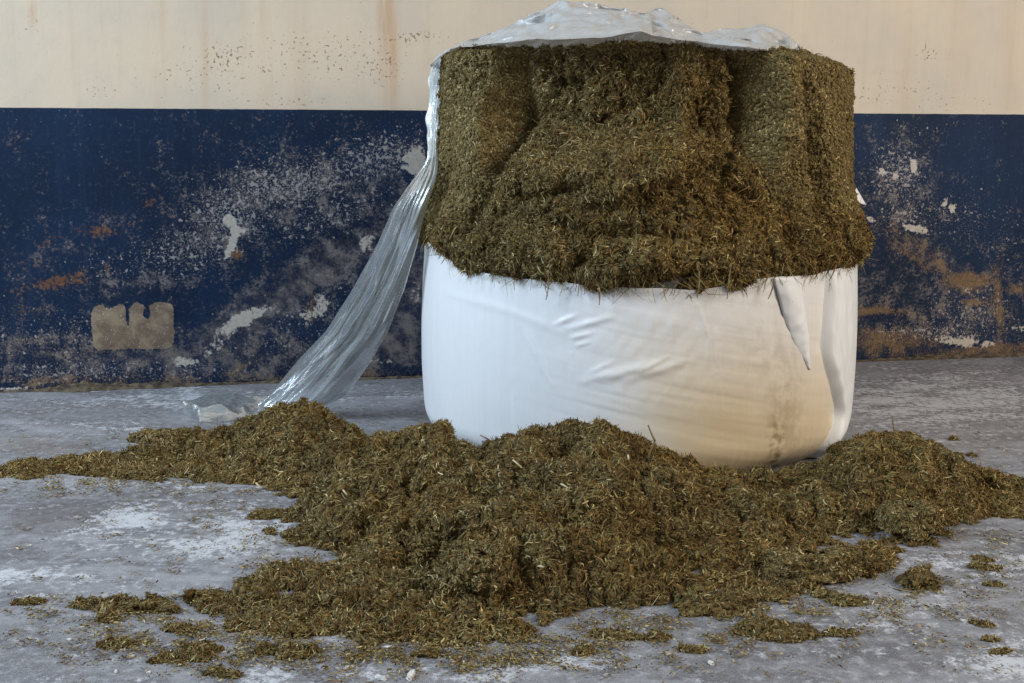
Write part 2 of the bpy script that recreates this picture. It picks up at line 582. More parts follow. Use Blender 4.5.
def build_wall():
    s = np.arange(-2.2, 6.4, 0.012)
    z = np.concatenate([np.arange(-0.0, 1.75, 0.012), np.arange(1.8, 3.3, 0.1)])
    S, Z = np.meshgrid(s, z)
    S, Z = S.ravel(), Z.ravel()
    P = W0[None] + WD[None] * S[:, None] + A([0, 0, 1.0])[None] * Z[:, None]
    u, v = project(P)
    zl = wall_pt(0, 107.5)[2]
    zr = wall_pt(1024, 114.5)[2]
    sr = (W1 - W0) @ WD
    line = zl + (zr - zl) * S / sr
    a = {'cream': (Z - line)}
    warp = 10 * fbm(P, 6.0, 3, 1)
    uu, vv = u + warp, v + 7 * fbm(P, 6.0, 3, 2)

    def G(lst):
        r = np.zeros(len(u))
        for g in lst:
            r = np.maximum(r, g[-1] * gauss(uu, vv, *g[:-1]))
        return r
    a['white'] = G([(290, 185, 75, 26, -8, 1.0), (230, 215, 42, 26, 0, 1.0), (190, 250, 60, 26, -15, .85), (375, 158, 48, 22, -10, 1.0),
                    (130, 262, 60, 20, -10, .55), (60, 335, 70, 30, 0, .6), (110, 372, 140, 14, 0, .75), (300, 330, 90, 40, -30, .55),
                    (330, 215, 60, 20, -20, .8), (400, 240, 20, 60, 0, .6), (897, 172, 26, 28, 0, .95), (955, 218, 40, 28, 0, .65), (905, 215, 30, 20, 0, .8),
                    (970, 310, 50, 30, 0, .75), (935, 333, 50, 10, 0, .9), (160, 120, 200, 10, 0, .18), (910, 130, 40, 14, 0, .5), (1000, 250, 30, 40, 0, .45)])
    a['wear'] = G([(300, 285, 110, 24, -32, .85), (240, 325, 60, 18, -25, .95), (390, 345, 60, 26, 0, .9), (300, 355, 90, 18, 0, .7), (380, 200, 60, 40, -30, .55),
                   (300, 190, 80, 25, -10, .4), (60, 300, 80, 12, 0, .35), (60, 360, 120, 20, 0, .6), (930, 255, 60, 14, 30, .55), (900, 205, 30, 25, 0, .5),
                   (950, 330, 120, 16, 0, .55), (140, 282, 40, 12, 0, .5), (560, 300, 200, 60, 0, .3), (290, 190, 90, 34, -8, .62), (220, 230, 50, 34, 0, .6), (180, 358, 240, 24, 0, .72), (940, 300, 120, 40, 0, .5), (900, 180, 30, 40, 0, .5), (60, 250, 90, 22, -15, .3), (410, 310, 30, 70, 0, .8)])
    a['rust'] = G([(96, 231, 20, 5, -5, .9), (62, 280, 24, 7, -8, .95), (50, 240, 22, 6, -10, .5), (153, 205, 12, 8, 0, .6), (155, 218, 40, 6, -12, .45),
                   (25, 290, 22, 8, -25, .5), (30, 262, 30, 15, 0, .35), (105, 268, 10, 6, 0, .5), (236, 254, 4, 6, 0, 1.3), (233, 250, 14, 10, 0, .4), (280, 245, 30, 12, 0, .25)])
    a['earth'] = G([(965, 280, 17, 7, 5, 1.35), (938, 262, 30, 5, 38, .7), (912, 256, 30, 5, 35, .7), (1000, 300, 5, 30, 0, .95), (975, 300, 16, 4, 0, .9),
                    (872, 309, 30, 4, 0, 1.1), (880, 342, 60, 14, 0, .8), (980, 352, 80, 7, -3, .8), (900, 235, 40, 8, 25, .55), (1015, 290, 14, 6, 0, .7),
                    (160, 352, 260, 24, 0, .28), (120, 380, 160, 6, 0, .6), (330, 378, 100, 6, 0, .6), (930, 330, 110, 26, 0, .30), (310, 305, 4, 12, 0, .9), (30, 310, 30, 8, -10, .45), (235, 370, 30, 4, -30, .7), (40, 350, 50, 20, 0, .35),
                    (130, 388, 70, 3, 0, .9)])
    a['chip'] = G([(227, 218, 7, 5, 0, 1.25), (231, 228, 6, 4, 0, 1.2), (233, 226, 8, 2.5, 20, 1.1), (230, 240, 4, 8, 0, 1.35), (225, 254, 3, 6, 0, .9), (415, 163, 13, 12, 0, 1.2), (243, 321, 30, 7, -28, .9),
                   (187, 362, 9, 4, 0, 1.0), (318, 303, 9, 12, 0, .75), (312, 312, 14, 6, 0, .7), (368, 243, 7, 8, 0, .8), (911, 167, 4, 7, 0, 1.0), (880, 171, 4, 3, 0, 1.0), (893, 176, 4, 3, 0, .9),
                   (950, 209, 4, 5, 0, 1.0), (942, 202, 3, 6, 20, .85), (912, 228, 13, 4, 20, .95), (871, 220, 5, 4, 0, .9), (959, 341, 20, 5, 0, .85), (985, 345, 8, 4, 0, .8), (215, 345, 20, 8, -40, .6),
                   (385, 362, 20, 4, 0, .6), (370, 340, 12, 10, 0, .45), (965, 288, 12, 3, 0, .6), (1018, 328, 10, 4, 0, .7), (30, 391, 60, 2.5, 0, .9), (415, 300, 8, 20, 0, .5)])
    # square mortar patch, corners rounded
    pu, pv = .45 * uu + .55 * u, .5 * vv + .5 * v
    du, dv = np.abs(pu - 133) - 41, np.abs(pv - 326) - 23
    d = np.hypot(np.maximum(du + 9, 0), np.maximum(dv + 9, 0)) - 9 + np.minimum(np.maximum(du + 9, dv + 9), 0)
    pa = np.clip(0.5 - d / 8, 0, 1.2)
    for cu, cv, su, sv in ((128, 314, 2.2, 12), (147, 313, 4, 6), (110, 305, 3, 3)):
        pa = pa - 1.1 * gauss(u, v, cu, cv, su, sv)
    a['patch'] = np.maximum(pa, .55 * gauss(u, v, 181, 330, 6, 5))
    st = np.maximum(.8 * gauss(u, v, 386, 0, 4.5, 55), .5 * gauss(u, v, 391, 60, 5, 40))
    st = np.maximum(st, .7 * gauss(u, v, 33, 13, 2, 9))
    for cu, w_, h_ in ((205, 3, .16), (262, 3, .16), (160, 4, .12), (960, 6, .12), (905, 5, .10), (1010, 6, .14), (300, 6, .1)):
        st = np.maximum(st, h_ * np.exp(-.5 * ((u - cu) / w_) ** 2) * (v < 112))
    a['streak'] = st
    a['speck'] = G([(225, 58, 30, 14, 0, .9), (330, 55, 60, 26, 0, .7), (410, 38, 26, 6, 0, 1.0), (380, 65, 20, 20, 0, .8), (100, 90, 20, 8, 0, .7), (30, 25, 10, 14, 0, .6),
                    (265, 70, 8, 6, 0, .9), (930, 55, 12, 8, 0, .8), (955, 100, 40, 8, 0, .6), (870, 97, 10, 5, 0, .8), (910, 90, 40, 10, 0, .6), (200, 75, 60, 16, 0, .55), (290, 100, 60, 6, 0, .6)])
    # body: real thickness behind the face, slightly uneven plaster
    rel = 0.004 * fbm(P, 1.5, 3, 5) + 0.0025 * np.clip(a['patch'], 0, 1)
    V = P + WN[None] * rel[:, None]
    nr, nc = len(z), len(s)
    F = grid_faces(nr, nc)
    # local frame
    ca, sa = math.cos(-WALL_ANG), math.sin(-WALL_ANG)
    L = V - W0
    Vl = np.stack([L[:, 0] * ca - L[:, 1] * sa, L[:, 0] * sa + L[:, 1] * ca, L[:, 2]], 1)
    o = mesh_obj('wall_back', Vl, F, M_WALL, attrs=a)
    o.location = W0
    o.rotation_euler = (0, 0, WALL_ANG)
    md = o.modifiers.new('body', 'SOLIDIFY')
    md.thickness, md.offset = 0.2, -1.0
    tag(o, 'back wall painted cream above and worn peeling blue below', 'wall', kind='structure')
    return o


def build_floor():
    x = np.arange(-4.2, 4.6, 0.03)
    y = np.arange(-2.0, 6.2, 0.03)
    X, Y = np.meshgrid(x, y)
    X, Y = X.ravel(), Y.ravel()
    P = np.stack([X, Y, 0 * X], 1)
    keep = (P - W0) @ WN > -0.10
    ys = np.maximum(Y, 0.6)
    u, v = project(np.stack([X * ys / np.maximum(Y, .6), ys, 0 * X], 1))
    uu, vv = u + 22 * fbm(P, 3, 3, 1), v + 8 * fbm(P, 3, 3, 2)

    def G(lst):
        r = np.zeros(len(u))
        for g in lst:
            r = np.maximum(r, g[-1] * gauss(uu, vv, *g[:-1]))
        return r * (Y > 0.8)
    a = {'chalk': G([(130, 522, 34, 10, -10, 1.0), (240, 530, 40, 18, 0, .9), (20, 577, 50, 6, 0, .9), (200, 548, 60, 10, 0, .75), (110, 590, 90, 8, 0, .35), (260, 678, 30, 10, 0, .85),
                     (550, 662, 60, 8, -10, .9), (660, 600, 50, 10, 0, .5), (1000, 665, 40, 18, 0, .85), (900, 610, 100, 18, 0, .5), (980, 560, 60, 12, 0, .6), (160, 400, 70, 7, 0, .7), (190, 395, 14, 9, 0, .9),
                     (300, 395, 100, 6, 0, .5), (100, 430, 60, 5, 0, .4), (150, 485, 100, 5, 0, .5), (400, 672, 60, 5, 0, .5), (390, 395, 40, 6, 0, .4), (900, 395, 60, 6, 0, .35), (930, 402, 140, 22, 0, .8), (960, 440, 80, 10, 0, .35), (500, 675, 30, 8, 0, .5), (640, 640, 40, 8, 0, .3)]),
         'brown': G([(30, 445, 60, 12, 0, .7), (60, 410, 80, 8, 0, .5), (60, 520, 60, 16, 0, .55), (300, 630, 200, 18, 0, .35), (960, 376, 120, 10, 0, .4), (700, 620, 80, 10, 0, .25)]),
         'dark': G([(60, 515, 75, 16, 0, .95), (20, 550, 60, 14, 0, .7), (130, 560, 60, 8, 0, .6), (110, 560, 50, 12, 0, .4), (400, 655, 200, 14, 0, .4), (860, 640, 90, 14, 0, .4), (60, 405, 120, 5, 0, .4), (640, 475, 250, 30, 0, .5), (160, 630, 120, 14, 0, .3)])}
    V = P.copy()
    V[:, 2] = 0.0
    F = grid_faces(len(y), len(x))
    F = F[keep[F].all(1)]
    idx = np.arange(len(V))
    V, F, ids = compact(V, F, idx)
    o = mesh_obj('floor', V, F, M_FLOOR, attrs={k: w[ids] for k, w in a.items()})
    md = o.modifiers.new('body', 'SOLIDIFY')
    md.thickness, md.offset = 0.15, -1.0
    tag(o, 'grey worn concrete floor with pale chalky patches', 'floor', kind='structure')


build_wall()
build_floor()

# ------------------------------------------------------------------ bale
BX, BY, BR = 0.376, 3.50, 0.642
UP = A([0, 0, 1.0])


def rim_z(th):
    """Height of the cut edge of the wrap; th = 0 faces the camera, positive to the right."""
    s = np.sin(th)
    front = np.cos(th)
    z = 0.512 + 0.035 * np.clip(-s, 0, 1) ** 1.2 + 0.062 * np.clip(-s - .78, 0, 1) / .22 + 0.012 * np.clip(s - .5, 0, 1) + 0.022 * sstep(.1, .5, s)
    z = z + 0.03 * np.clip(-front, 0, 1)
    P = np.stack([np.sin(th), np.cos(th), 0 * th], 1)
    return z + 0.008 * fbm(P, 3, 4, 9)


def cyl(th, r, z, cx=BX, cy=BY):
    return np.stack([cx + r * np.sin(th), cy - r * np.cos(th), z], -1)


bale = empty('silage_bale', (BX, BY, 0))
tag(bale, 'round silage bale standing upright, white wrap cut open around its upper half', 'bale')


def local(V, o=(BX, BY, 0)):
    return np.asarray(V) - A(o)


def th_grid(nf, nb):
    """Angles all the way round, denser on the side towards the room."""
    a = np.linspace(-1.75, 1.75, nf, endpoint=False)
    b = np.linspace(1.75, 2 * math.pi - 1.75, nb, endpoint=False)
    return np.concatenate([a, b])


def build_wrap():
    th = th_grid(620, 120)
    k = np.linspace(0, 1, 210)
    K, TH = np.meshgrid(k, th, indexing='ij')
    K, TH = K.ravel(), TH.ravel()
    Z = K * rim_z(TH)
    prof = BR - 0.066 * np.clip(1 - Z / 0.10, 0, 1) ** 2.4 + 0.010 * np.sin(np.clip(Z / .55, 0, 1) * math.pi)
    P0 = cyl(TH, prof, Z)
    u, v = project(P0)
    front = np.cos(TH) > -0.1
    cyc = np.stack([np.sin(TH) * .65, np.cos(TH) * .65, Z], 1)
    d = 0.006 * fbm(cyc, 2.5, 3, 2)
    str_ = np.stack([np.sin(TH) * 14, np.cos(TH) * 14, Z * 1.2], 1)
    d += 0.0012 * fbm(str_, 1.6, 3, 3)
    hor = np.stack([np.sin(TH) * 1.2, np.cos(TH) * 1.2, Z * 22 + np.sin(TH) * 3], 1)
    d += 0.0022 * fbm(hor, 1.0, 3, 4) * sstep(470, 640, u)
    diag = np.stack([np.sin(TH) * 4 + Z * 9, np.cos(TH) * 4, Z * 14 - np.sin(TH) * 14], 1)
    d += 0.0022 * fbm(diag, 1.1, 2, 5) * gauss(u, v, 650, 350, 70, 40)
    wr = [((556, 324), (577, 315), 2.0, .0035), ((568, 329), (612, 317), 2.4, .0040), ((572, 338), (592, 333), 1.8, .003), ((576, 346), (590, 342), 1.6, .002),
          ((586, 381), (616, 370), 3, .0035), ((603, 379), (650, 364), 3.4, .0055), ((625, 380), (690, 360), 3.2, .004), ((592, 372), (612, 362), 2.2, .003), ((640, 371), (668, 357), 2, .003),
          ((455, 303), (458, 335), 1.4, .0016), ((456, 330), (461, 360), 1.4, .0016), ((521, 325), (551, 385), 1.6, .0016), ((530, 332), (545, 366), 1.4, .0014),
          ((698, 305), (709, 340), 1.5, .0022), ((709, 340), (708, 366), 1.5, .002), ((716, 330), (718, 372), 1.6, .0022), ((718, 372), (721, 408), 1.5, .0016), ((651, 300), (653, 338), 1.4, .0014),
          ((672, 312), (673, 340), 1.4, .0014), ((774, 310), (775, 370), 3, -.003), ((775, 370), (765, 385), 3, -.002), ((440, 290), (500, 310), 3, .0016), ((480, 300), (560, 330), 3, .0016)]
    for a, b, w, h in wr:
        dd, t = seg_dist(u, v, a, b)
        d += front * h * np.exp(-.5 * (dd / w) ** 2) * (0.35 + 0.65 * np.sin(np.pi * np.clip(t, .02, .98)))
    # deep pleat on the right where the layers bunch
    for a, b in (((826, 270), (821, 345)), ((821, 345), (834, 415)), ((834, 415), (806, 475))):
        dd, t = seg_dist(u, v, a, b)
        d -= front * 0.003 * np.exp(-.5 * (dd / 5.0) ** 2)
    # lip of the cut edge leans out a little
    d += 0.008 * sstep(.955, 1.0, K) * (0.4 + fbm(cyc, 9, 2, 8))
    V = cyl(TH, prof + d, Z)
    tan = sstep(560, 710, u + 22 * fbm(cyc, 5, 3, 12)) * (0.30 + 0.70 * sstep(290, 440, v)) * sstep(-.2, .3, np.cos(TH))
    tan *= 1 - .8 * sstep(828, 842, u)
    soil = .8 * gauss(u, v, 775, 450, 5, 22) + .5 * gauss(u, v, 787, 415, 12, 45) * .6 + .35 * sstep(.05, 0.0, Z) + .3 * gauss(u, v, 760, 350, 22, 30) * 0.5
    F = grid_faces(len(k), len(th), True)
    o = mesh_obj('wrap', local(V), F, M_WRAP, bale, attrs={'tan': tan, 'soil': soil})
    o['label'] = 'white stretch film wrap around lower half, tan towards lower right'
    return o


def build_loose_layer():
    """Outer film layer on the right side that has come away and bunches in a long wavy pleat."""
    nr, nc = 120, 60
    k = np.linspace(0, 1, nr)
    edge_u = np.interp(k, [0, .12, .22, .45, .62, .8, 1.0], [806, 828, 836, 829, 820, 823, 825])
    for _ in range(30):
        edge_u[1:-1] = (edge_u[:-2] + edge_u[1:-1] + edge_u[2:]) / 3
    V = np.zeros((nr, nc, 3))
    for i in range(nr):
        z0 = k[i]
        tt = np.linspace(0.5, 1.45, 240)
        zz = 0.006 + z0 * (rim_z(tt) - 0.010)
        r = BR - 0.066 * np.clip(1 - zz / 0.10, 0, 1) ** 2.4 + 0.010 * np.sin(np.clip(zz / .55, 0, 1) * math.pi)
        uu, _ = project(cyl(tt, r, zz))
        uu = np.maximum.accumulate(uu)
        t0 = np.interp(edge_u[i], uu, tt)
        th = t0 + (1.95 - t0) * np.linspace(0, 1, nc) ** 1.5
        w = (th - t0)
        z = 0.006 + z0 * (rim_z(th) - 0.010) + 0.012 * np.exp(-w * 14) * math.sin(k[i] * 9)
        r = BR - 0.066 * np.clip(1 - z / 0.10, 0, 1) ** 2.4 + 0.010 * np.sin(np.clip(z / .55, 0, 1) * math.pi)
        cyc = np.stack([th, 0 * th, z], 1)
        fold = 0.010 + 0.014 * np.exp(-((w - .03) / .035) ** 2) + 0.007 * np.exp(-((w - .12) / .03) ** 2) * np.sin(z * 7 + 1)
        fold = fold + 0.006 * noise(np.stack([th * 16 + z * 5, 0 * th, z * 3.2], 1), 1.0, 3) + .004 * noise(cyc, 18, 6) + .012 * np.exp(-((z - .06) / .06) ** 2) * np.exp(-w * 6)
        fold = fold * (1 - .8 * sstep(.9, 1.3, th))
        V[i] = cyl(th, r - 0.006 + 0.008 * sstep(0, .02, w) + np.maximum(fold, 0.004) * sstep(0, .06, w), z)
    Vf = V.reshape(-1, 3)
    o = mesh_obj('loose_film', local(Vf), grid_faces(nr, nc), M_LOOSE, bale)
    md = o.modifiers.new('film', 'SOLIDIFY')
    md.thickness = 0.0012
    o['label'] = 'loose white outer film bunched in a pleat down the right side'


def build_flap(name, left, right, lift, label, nr=50, nc=16, mat=None, seed=1):
    """A torn tongue of wrap lying against the bale: edges given top to bottom, lifted off the wrap."""
    kk = np.linspace(0, 1, len(left))
    k = np.linspace(0, 1, nr)
    Lp, Rp = A(left, float), A(right, float)
    V = np.zeros((nr, nc, 3))
    for i, q in enumerate(k):
        l = A([np.interp(q, kk, Lp[:, j]) for j in (0, 1)])
        r = A([np.interp(q, kk, Rp[:, j]) for j in (0, 1)])
        for j, s in enumerate(np.linspace(0, 1, nc)):
            uv = l + (r - l) * s
            d = ray(*uv)
            o = A([-BX, -BY])
            a = d[0] ** 2 + d[1] ** 2
            b = 2 * (d[0] * o[0] + d[1] * o[1])
            c = o @ o - (BR + 0.011) ** 2
            t = (-b - math.sqrt(max(b * b - 4 * a * c, 0))) / (2 * a)
            p = d * t + A([0, 0, CAM_H])
            n = A([p[0] - BX, p[1] - BY, 0])
            n /= np.linalg.norm(n)
            V[i, j] = p + n * (lift * math.sin(math.pi * s) ** .8 * (1 - .55 * q) * (.55 + .45 * min(1, q * 6)) - 0.004)
    Vf = V.reshape(-1, 3)
    Vf = Vf + 0.003 * noise(Vf, 40, seed)[:, None] * A([0, -1, 0])
    o = mesh_obj(name, local(Vf), grid_faces(nr, nc), mat or M_LOOSE, bale)
    md = o.modifiers.new('film', 'SOLIDIFY')
    md.thickness = 0.0015
    o['label'] = label


def build_inner_film():
    th = th_grid(400, 80)
    k = np.linspace(0, 1, 24)
    K, TH = np.meshgrid(k, th, indexing='ij')
    K, TH = K.ravel(), TH.ravel()
    Z = rim_z(TH) - 0.05 + K * (0.085 + 0.02 * noise(np.stack([np.sin(TH), np.cos(TH), 0 * TH], 1), 4, 3))
    cyc = np.stack([np.sin(TH) * .65, np.cos(TH) * .65, Z], 1)
    hor = np.stack([np.sin(TH) * 2, np.cos(TH) * 2, Z * 40], 1)
    r = BR - 0.010 - 0.012 * K + 0.006 * fbm(cyc, 8, 3, 4) + 0.004 * fbm(hor, 1, 2, 2)
    o = mesh_obj('inner_film', local(cyl(TH, r, Z)), grid_faces(len(k), len(th), True), M_INNER, bale)
    o['label'] = 'grey clear inner film showing along the cut edge'


def top_z(x):
    r = np.clip((x - BX) / .6, -1, 1)
    return 1.122 + 0.006 * np.clip(-r, 0, 1) - 0.040 * np.clip(r - .05, 0, 1)


def build_core():
    th = th_grid(760, 150)
    nk = 250
    k = np.linspace(0, 1, nk)
    K, TH = np.meshgrid(k, th, indexing='ij')
    K, TH = K.ravel(), TH.ravel()
    CX = BX + 0.012
    S = np.sin(TH)
    z0 = rim_z(TH) - 0.045
    zt = top_z(CX + .6 * S) + 0.006 * fbm(np.stack([S, np.cos(TH), 0 * S], 1), 4, 3, 3)
    Z = z0 + K * (zt - z0)
    R0 = 0.592 + 0.030 * np.clip(1.1 - K, 0, .6) * np.clip(np.abs(S), .3, 1)
    P0 = cyl(TH, R0, Z, CX)
    u, v = project(P0)
    fr = sstep(-.15, .25, np.cos(TH))
    p3 = np.stack([S * .62, np.cos(TH) * .62, Z], 1)
    uu = u + 9 * fbm(p3, 8, 3, 31)
    vv = v + 9 * fbm(p3, 8, 3, 32)
    d = 0 * u
    # big breakout hollow in the middle of the face, its heap below, and vertical splits
    hollow = sstep(478, 488, uu) * sstep(792, 762, uu) * sstep(20, 60, vv + 20) * sstep(185, 120, vv)
    d -= 0.150 * hollow
    d -= 0.050 * gauss(uu, vv, 600, 100, 50, 38)
    d -= 0.030 * gauss(uu, vv, 522, 85, 12, 36)
    d += 0.085 * gauss(uu, vv, 650, 165, 60, 17, -14)
    d += 0.030 * gauss(uu, vv, 600, 205, 60, 30)
    d -= 0.045 * gauss(uu, vv, 560, 195, 40, 6, -16)
    d -= 0.040 * gauss(uu, vv, 625, 235, 45, 6, 6)
    d += 0.030 * gauss(uu, vv, 434, 225, 14, 36)
    d -= 0.085 * gauss(uu, vv, 745, 200, 42, 32)
    d -= 0.030 * gauss(uu, vv, 720, 120, 12, 55, 8)
    d -= 0.085 * gauss(uu, vv, 775, 110, 9, 50, -6)
    d -= 0.075 * gauss(uu, vv, 490, 160, 6, 34, 3)
    d -= 0.060 * gauss(uu, vv, 470, 78, 6, 26, 14)
    d -= 0.012 * gauss(uu, vv, 450, 175, 5, 40, -4)
    d -= 0.022 * gauss(uu, vv, 486, 215, 4, 18)
    d -= 0.060 * gauss(uu, vv, 818, 130, 5, 38, -8)
    d -= 0.045 * gauss(uu, vv, 824, 195, 5, 30)
    d -= 0.045 * gauss(uu, vv, 792, 235, 5, 24, 6)
    d -= 0.050 * gauss(uu, vv, 690, 182, 45, 7, -18)
    d -= 0.055 * gauss(uu, vv, 449, 205, 4, 36)
    d += 0.020 * gauss(uu, vv, 760, 68, 10, 10)
    d += 0.025 * gauss(uu, vv, 697, 75, 20, 40)
    d -= 0.030 * gauss(uu, vv, 668, 80, 8, 40, 6)
    # loose skirt: crumbled silage hanging over the cut edge
    zz = Z - rim_z(TH)
    skirt = np.exp(-.5 * ((zz - .055) / .075) ** 2)
    skl = sstep(.62, .95, np.abs(S))
    d += skirt * (0.056 - .016 * sstep(.5, 1, S) + 0.018 * fbm(p3, 7, 3, 40)) * (1 - .3 * sstep(.3, .8, S) * (1 - skl))
    d += 0.010 * skl * np.exp(-.5 * ((zz - .12) / .075) ** 2) * fr
    # the bottom of the skirt tucks back under itself, in an uneven ragged line
    d -= 0.10 * sstep(.012, -.045, zz + 0.040 * fbm(p3, 12, 3, 51) - .006)
    flat = (1 - hollow) * sstep(480, 450, uu) * sstep(235, 200, vv) + sstep(765, 780, uu) * sstep(230, 195, vv)
    flat = np.clip(flat + sstep(510, 490, uu) * sstep(230, 200, vv), 0, 1)
    rough = 1 - .85 * flat
    arc = TH * .6
    wx, wz = arc + .02 * fbm(p3, 16, 2, 81), Z + .02 * fbm(p3, 16, 2, 82)
    l1, c1 = lumps(wx, wz, 13, 1)
    l2, c2 = lumps(wx, wz, 30, 2)
    l3, c3 = lumps(wx, wz, 70, 3)
    d += rough * (0.048 * fbm(p3, 7, 4, 11, .55) + 0.046 * (l1 - .75) + .026 * (l2 - .72)) + (.25 + .75 * rough) * .008 * (l3 - .7) + 0.005 * fbm(p3, 20, 3, 15)
    # pressed layers show as faint steps on the flat faces
    d += (1 - rough) * .004 * noise(np.stack([arc * 4, 0 * arc, Z * 34 + arc * 5], 1), 1.0, 84)
    shade_core = (.8 + .25 * c1 + .2 * c2)
    d += 0.004 * fbm(p3, 55, 2, 16) * (.4 + .6 * rough)
    d *= np.where(fr > 0.02, fr, 0.02) * .85 + .15
    # rounded shoulder at the top edge
    d -= 0.025 * sstep(.97, 1.0, K) ** 2
    V = cyl(TH, R0 + d, Z, CX)
    F = grid_faces(nk, len(th), True)
    nth = len(th)
    # top disc
    rings, prev = [], (nk - 1) * nth
    Vs, Fs = [V], [F]
    off = len(V)
    edge = V[-nth:]
    c = A([CX, BY, 0])
    for q in np.linspace(.97, .02, 26):
        ring = edge.copy()
        ring[:, :2] = c[:2] + (edge[:, :2] - c[:2]) * q
        ring[:, 2] = top_z(ring[:, 0]) + 0.006 + 0.012 * fbm(ring, 7, 4, 21) - .004
        Vs.append(ring)
        a = prev + np.arange(nth)
        b = prev + (np.arange(nth) + 1) % nth
        Fs.append(np.stack([a, b, off + (np.arange(nth) + 1) % nth, off + np.arange(nth)], 1))
        prev = off
        off += nth
    V, F = np.concatenate(Vs), np.concatenate(Fs)
    N = vnormals(V, F)
    # base colour of the packed material
    m = fbm(V, 30, 3, 61)[:, None]
    m2 = sstep(-.3, .4, fbm(V, 7, 3, 62))[:, None]
    C = (lin(86, 74, 46) * (1 - m2) + lin(90, 72, 40) * m2) * (1 + .6 * m)
    sc_ = np.ones(len(V))
    sc_[:len(shade_core)] = shade_core
    C = C * sc_[:, None]
    uV, vV = project(V)
    fc = F.mean(1).astype(int) * 0 + F[:, 0]
    facing = np.cos(np.arctan2(V[:, 0] - CX, BY - V[:, 1]))
    rowtop = V[:, 2] > top_z(V[:, 0]) - .004
    w_face = (np.where(facing > -.25, 1.0, .12) * np.where(rowtop, .45, 1.0))[fc]
    isflat = np.zeros(len(V))
    isflat[:len(flat)] = flat * fr
    warmf = lambda P: np.clip(.55 * sstep(.1, .5, P[:, 0]) + .5 * fbm(P, 5, 3, 71) + .7 * np.exp(-(((P[:, 0] - .62) / .14) ** 2 + ((P[:, 2] - .70) / .09) ** 2)), 0, 1.2)
    fl_f = isflat[fc]
    zrel = (V[:, 2] - .55)[fc]
    V1, F1, C1 = dress(V, F, C, 26000, 300000, w_face * (1 - .985 * fl_f), .0030, .0090, .26, warmf, (.004, .011), .0034, down=lambda P: np.where(P[:, 2] < .66, .5, .1))
    parts = [(V1, F1, C1)]
    # pressed chips, paler where the knife has cut them, lie flush in the cut faces
    P, n = sample(V, F, N, 110000, w_face * (.08 + fl_f))
    k_ = len(P)
    parts.append(fibres(P, n, RNG.uniform(.003, .010, k_), RNG.uniform(.0012, .0036, k_), .12, .3, .1, .6 * warmf(P), A([.16, .13, .22, .06, .03, .07, .18, .11, .02, .08])))
    P, n = sample(V, F, N, 7000, w_face * fl_f)
    parts.append(crumbs_on(P, n, RNG.uniform(.0025, .006, len(P)), np.tile(lin(104, 88, 52), (len(P), 1)) * (1 + .3 * fbm(P, 12, 2, 93))[:, None]))
    # longer strands in the loose area
    P, n = sample(V, F, N, 9000, w_face * np.where(facing[fc] > 0, 1, .0) * (1 - .9 * isflat[fc]) * (1 - rowtop[fc] * .8))
    up_, vp_ = project(P)
    nn = len(P)
    Vf, Ff, Cf = fibres(P, n, RNG.gamma(3, .007, nn) + .010, RNG.uniform(.001, .0020, nn), .3, .6, np.where(vp_ > 225, .7, .15),
                        np.clip(.5 + fbm(P, 5, 3, 71), 0, 1))
    parts.append((Vf, Ff, Cf))
    # ragged strands hanging below the skirt
    t = RNG.uniform(-1.5, 1.5, 500)
    zz = rim_z(t) + RNG.uniform(-.012, .04, len(t))
    P = cyl(t, BR + RNG.uniform(.004, .03, len(t)), zz)
    n = np.stack([np.sin(t), -np.cos(t), 0 * t], 1)
    Vf, Ff, Cf = fibres(P, n, RNG.gamma(3, .008, len(t)) + .012, RNG.uniform(.001, .0026, len(t)), .35, .5, 1.2)
    parts.append((Vf, Ff, Cf))
    V, F, C = join(parts)
    o = mesh_obj('silage_core', local(V), F, M_SIL, bale, tint=C)
    o['label'] = 'exposed olive brown packed silage with broken hollow in its face'
    return o


def tube(name, pts, radii, mat, parent=None, sides=7, seed=0):
    pts = A(pts, float)
    n = len(pts)
    tg = np.gradient(pts, axis=0)
    tg /= np.linalg.norm(tg, axis=1)[:, None]
    ref = A([.31, .87, .38])
    a = np.cross(tg, ref)
    a /= np.linalg.norm(a, axis=1)[:, None]
    b = np.cross(tg, a)
    ang = np.linspace(0, 2 * math.pi, sides, endpoint=False)
    V = pts[:, None] + (a[:, None] * np.cos(ang)[None, :, None] + b[:, None] * np.sin(ang)[None, :, None]) * A(radii, float)[:, None, None]
    V = V.reshape(-1, 3)
    F = grid_faces(n, sides, True)
    T = []
    V = np.concatenate([V, pts[:1], pts[-1:]])
    for i in range(sides):
        T.append((n * sides, (i + 1) % sides, i))
        T.append((n * sides + 1, (n - 1) * sides + i, (n - 1) * sides + (i + 1) % sides))
    return V, F, A(T)


def resample(pts, n):
    pts = A(pts, float)
    d = np.concatenate([[0], np.cumsum(np.linalg.norm(np.diff(pts, axis=0), axis=1))])
    q = np.linspace(0, d[-1], n)
    r = np.stack([np.interp(q, d, pts[:, i]) for i in range(pts.shape[1])], 1)
    for _ in range(2):
        r[1:-1] = (r[:-2] + 2 * r[1:-1] + r[2:]) / 4
    return r


build_wrap()
build_inner_film()
build_core()
build_loose_layer()
build_flap('wrap_flap', [(774, 278), (784, 315), (795, 345), (807, 368)], [(801, 276), (806, 312), (810, 340), (810, 370)], .017, 'narrow folded white tongue of film hanging from the cut edge')

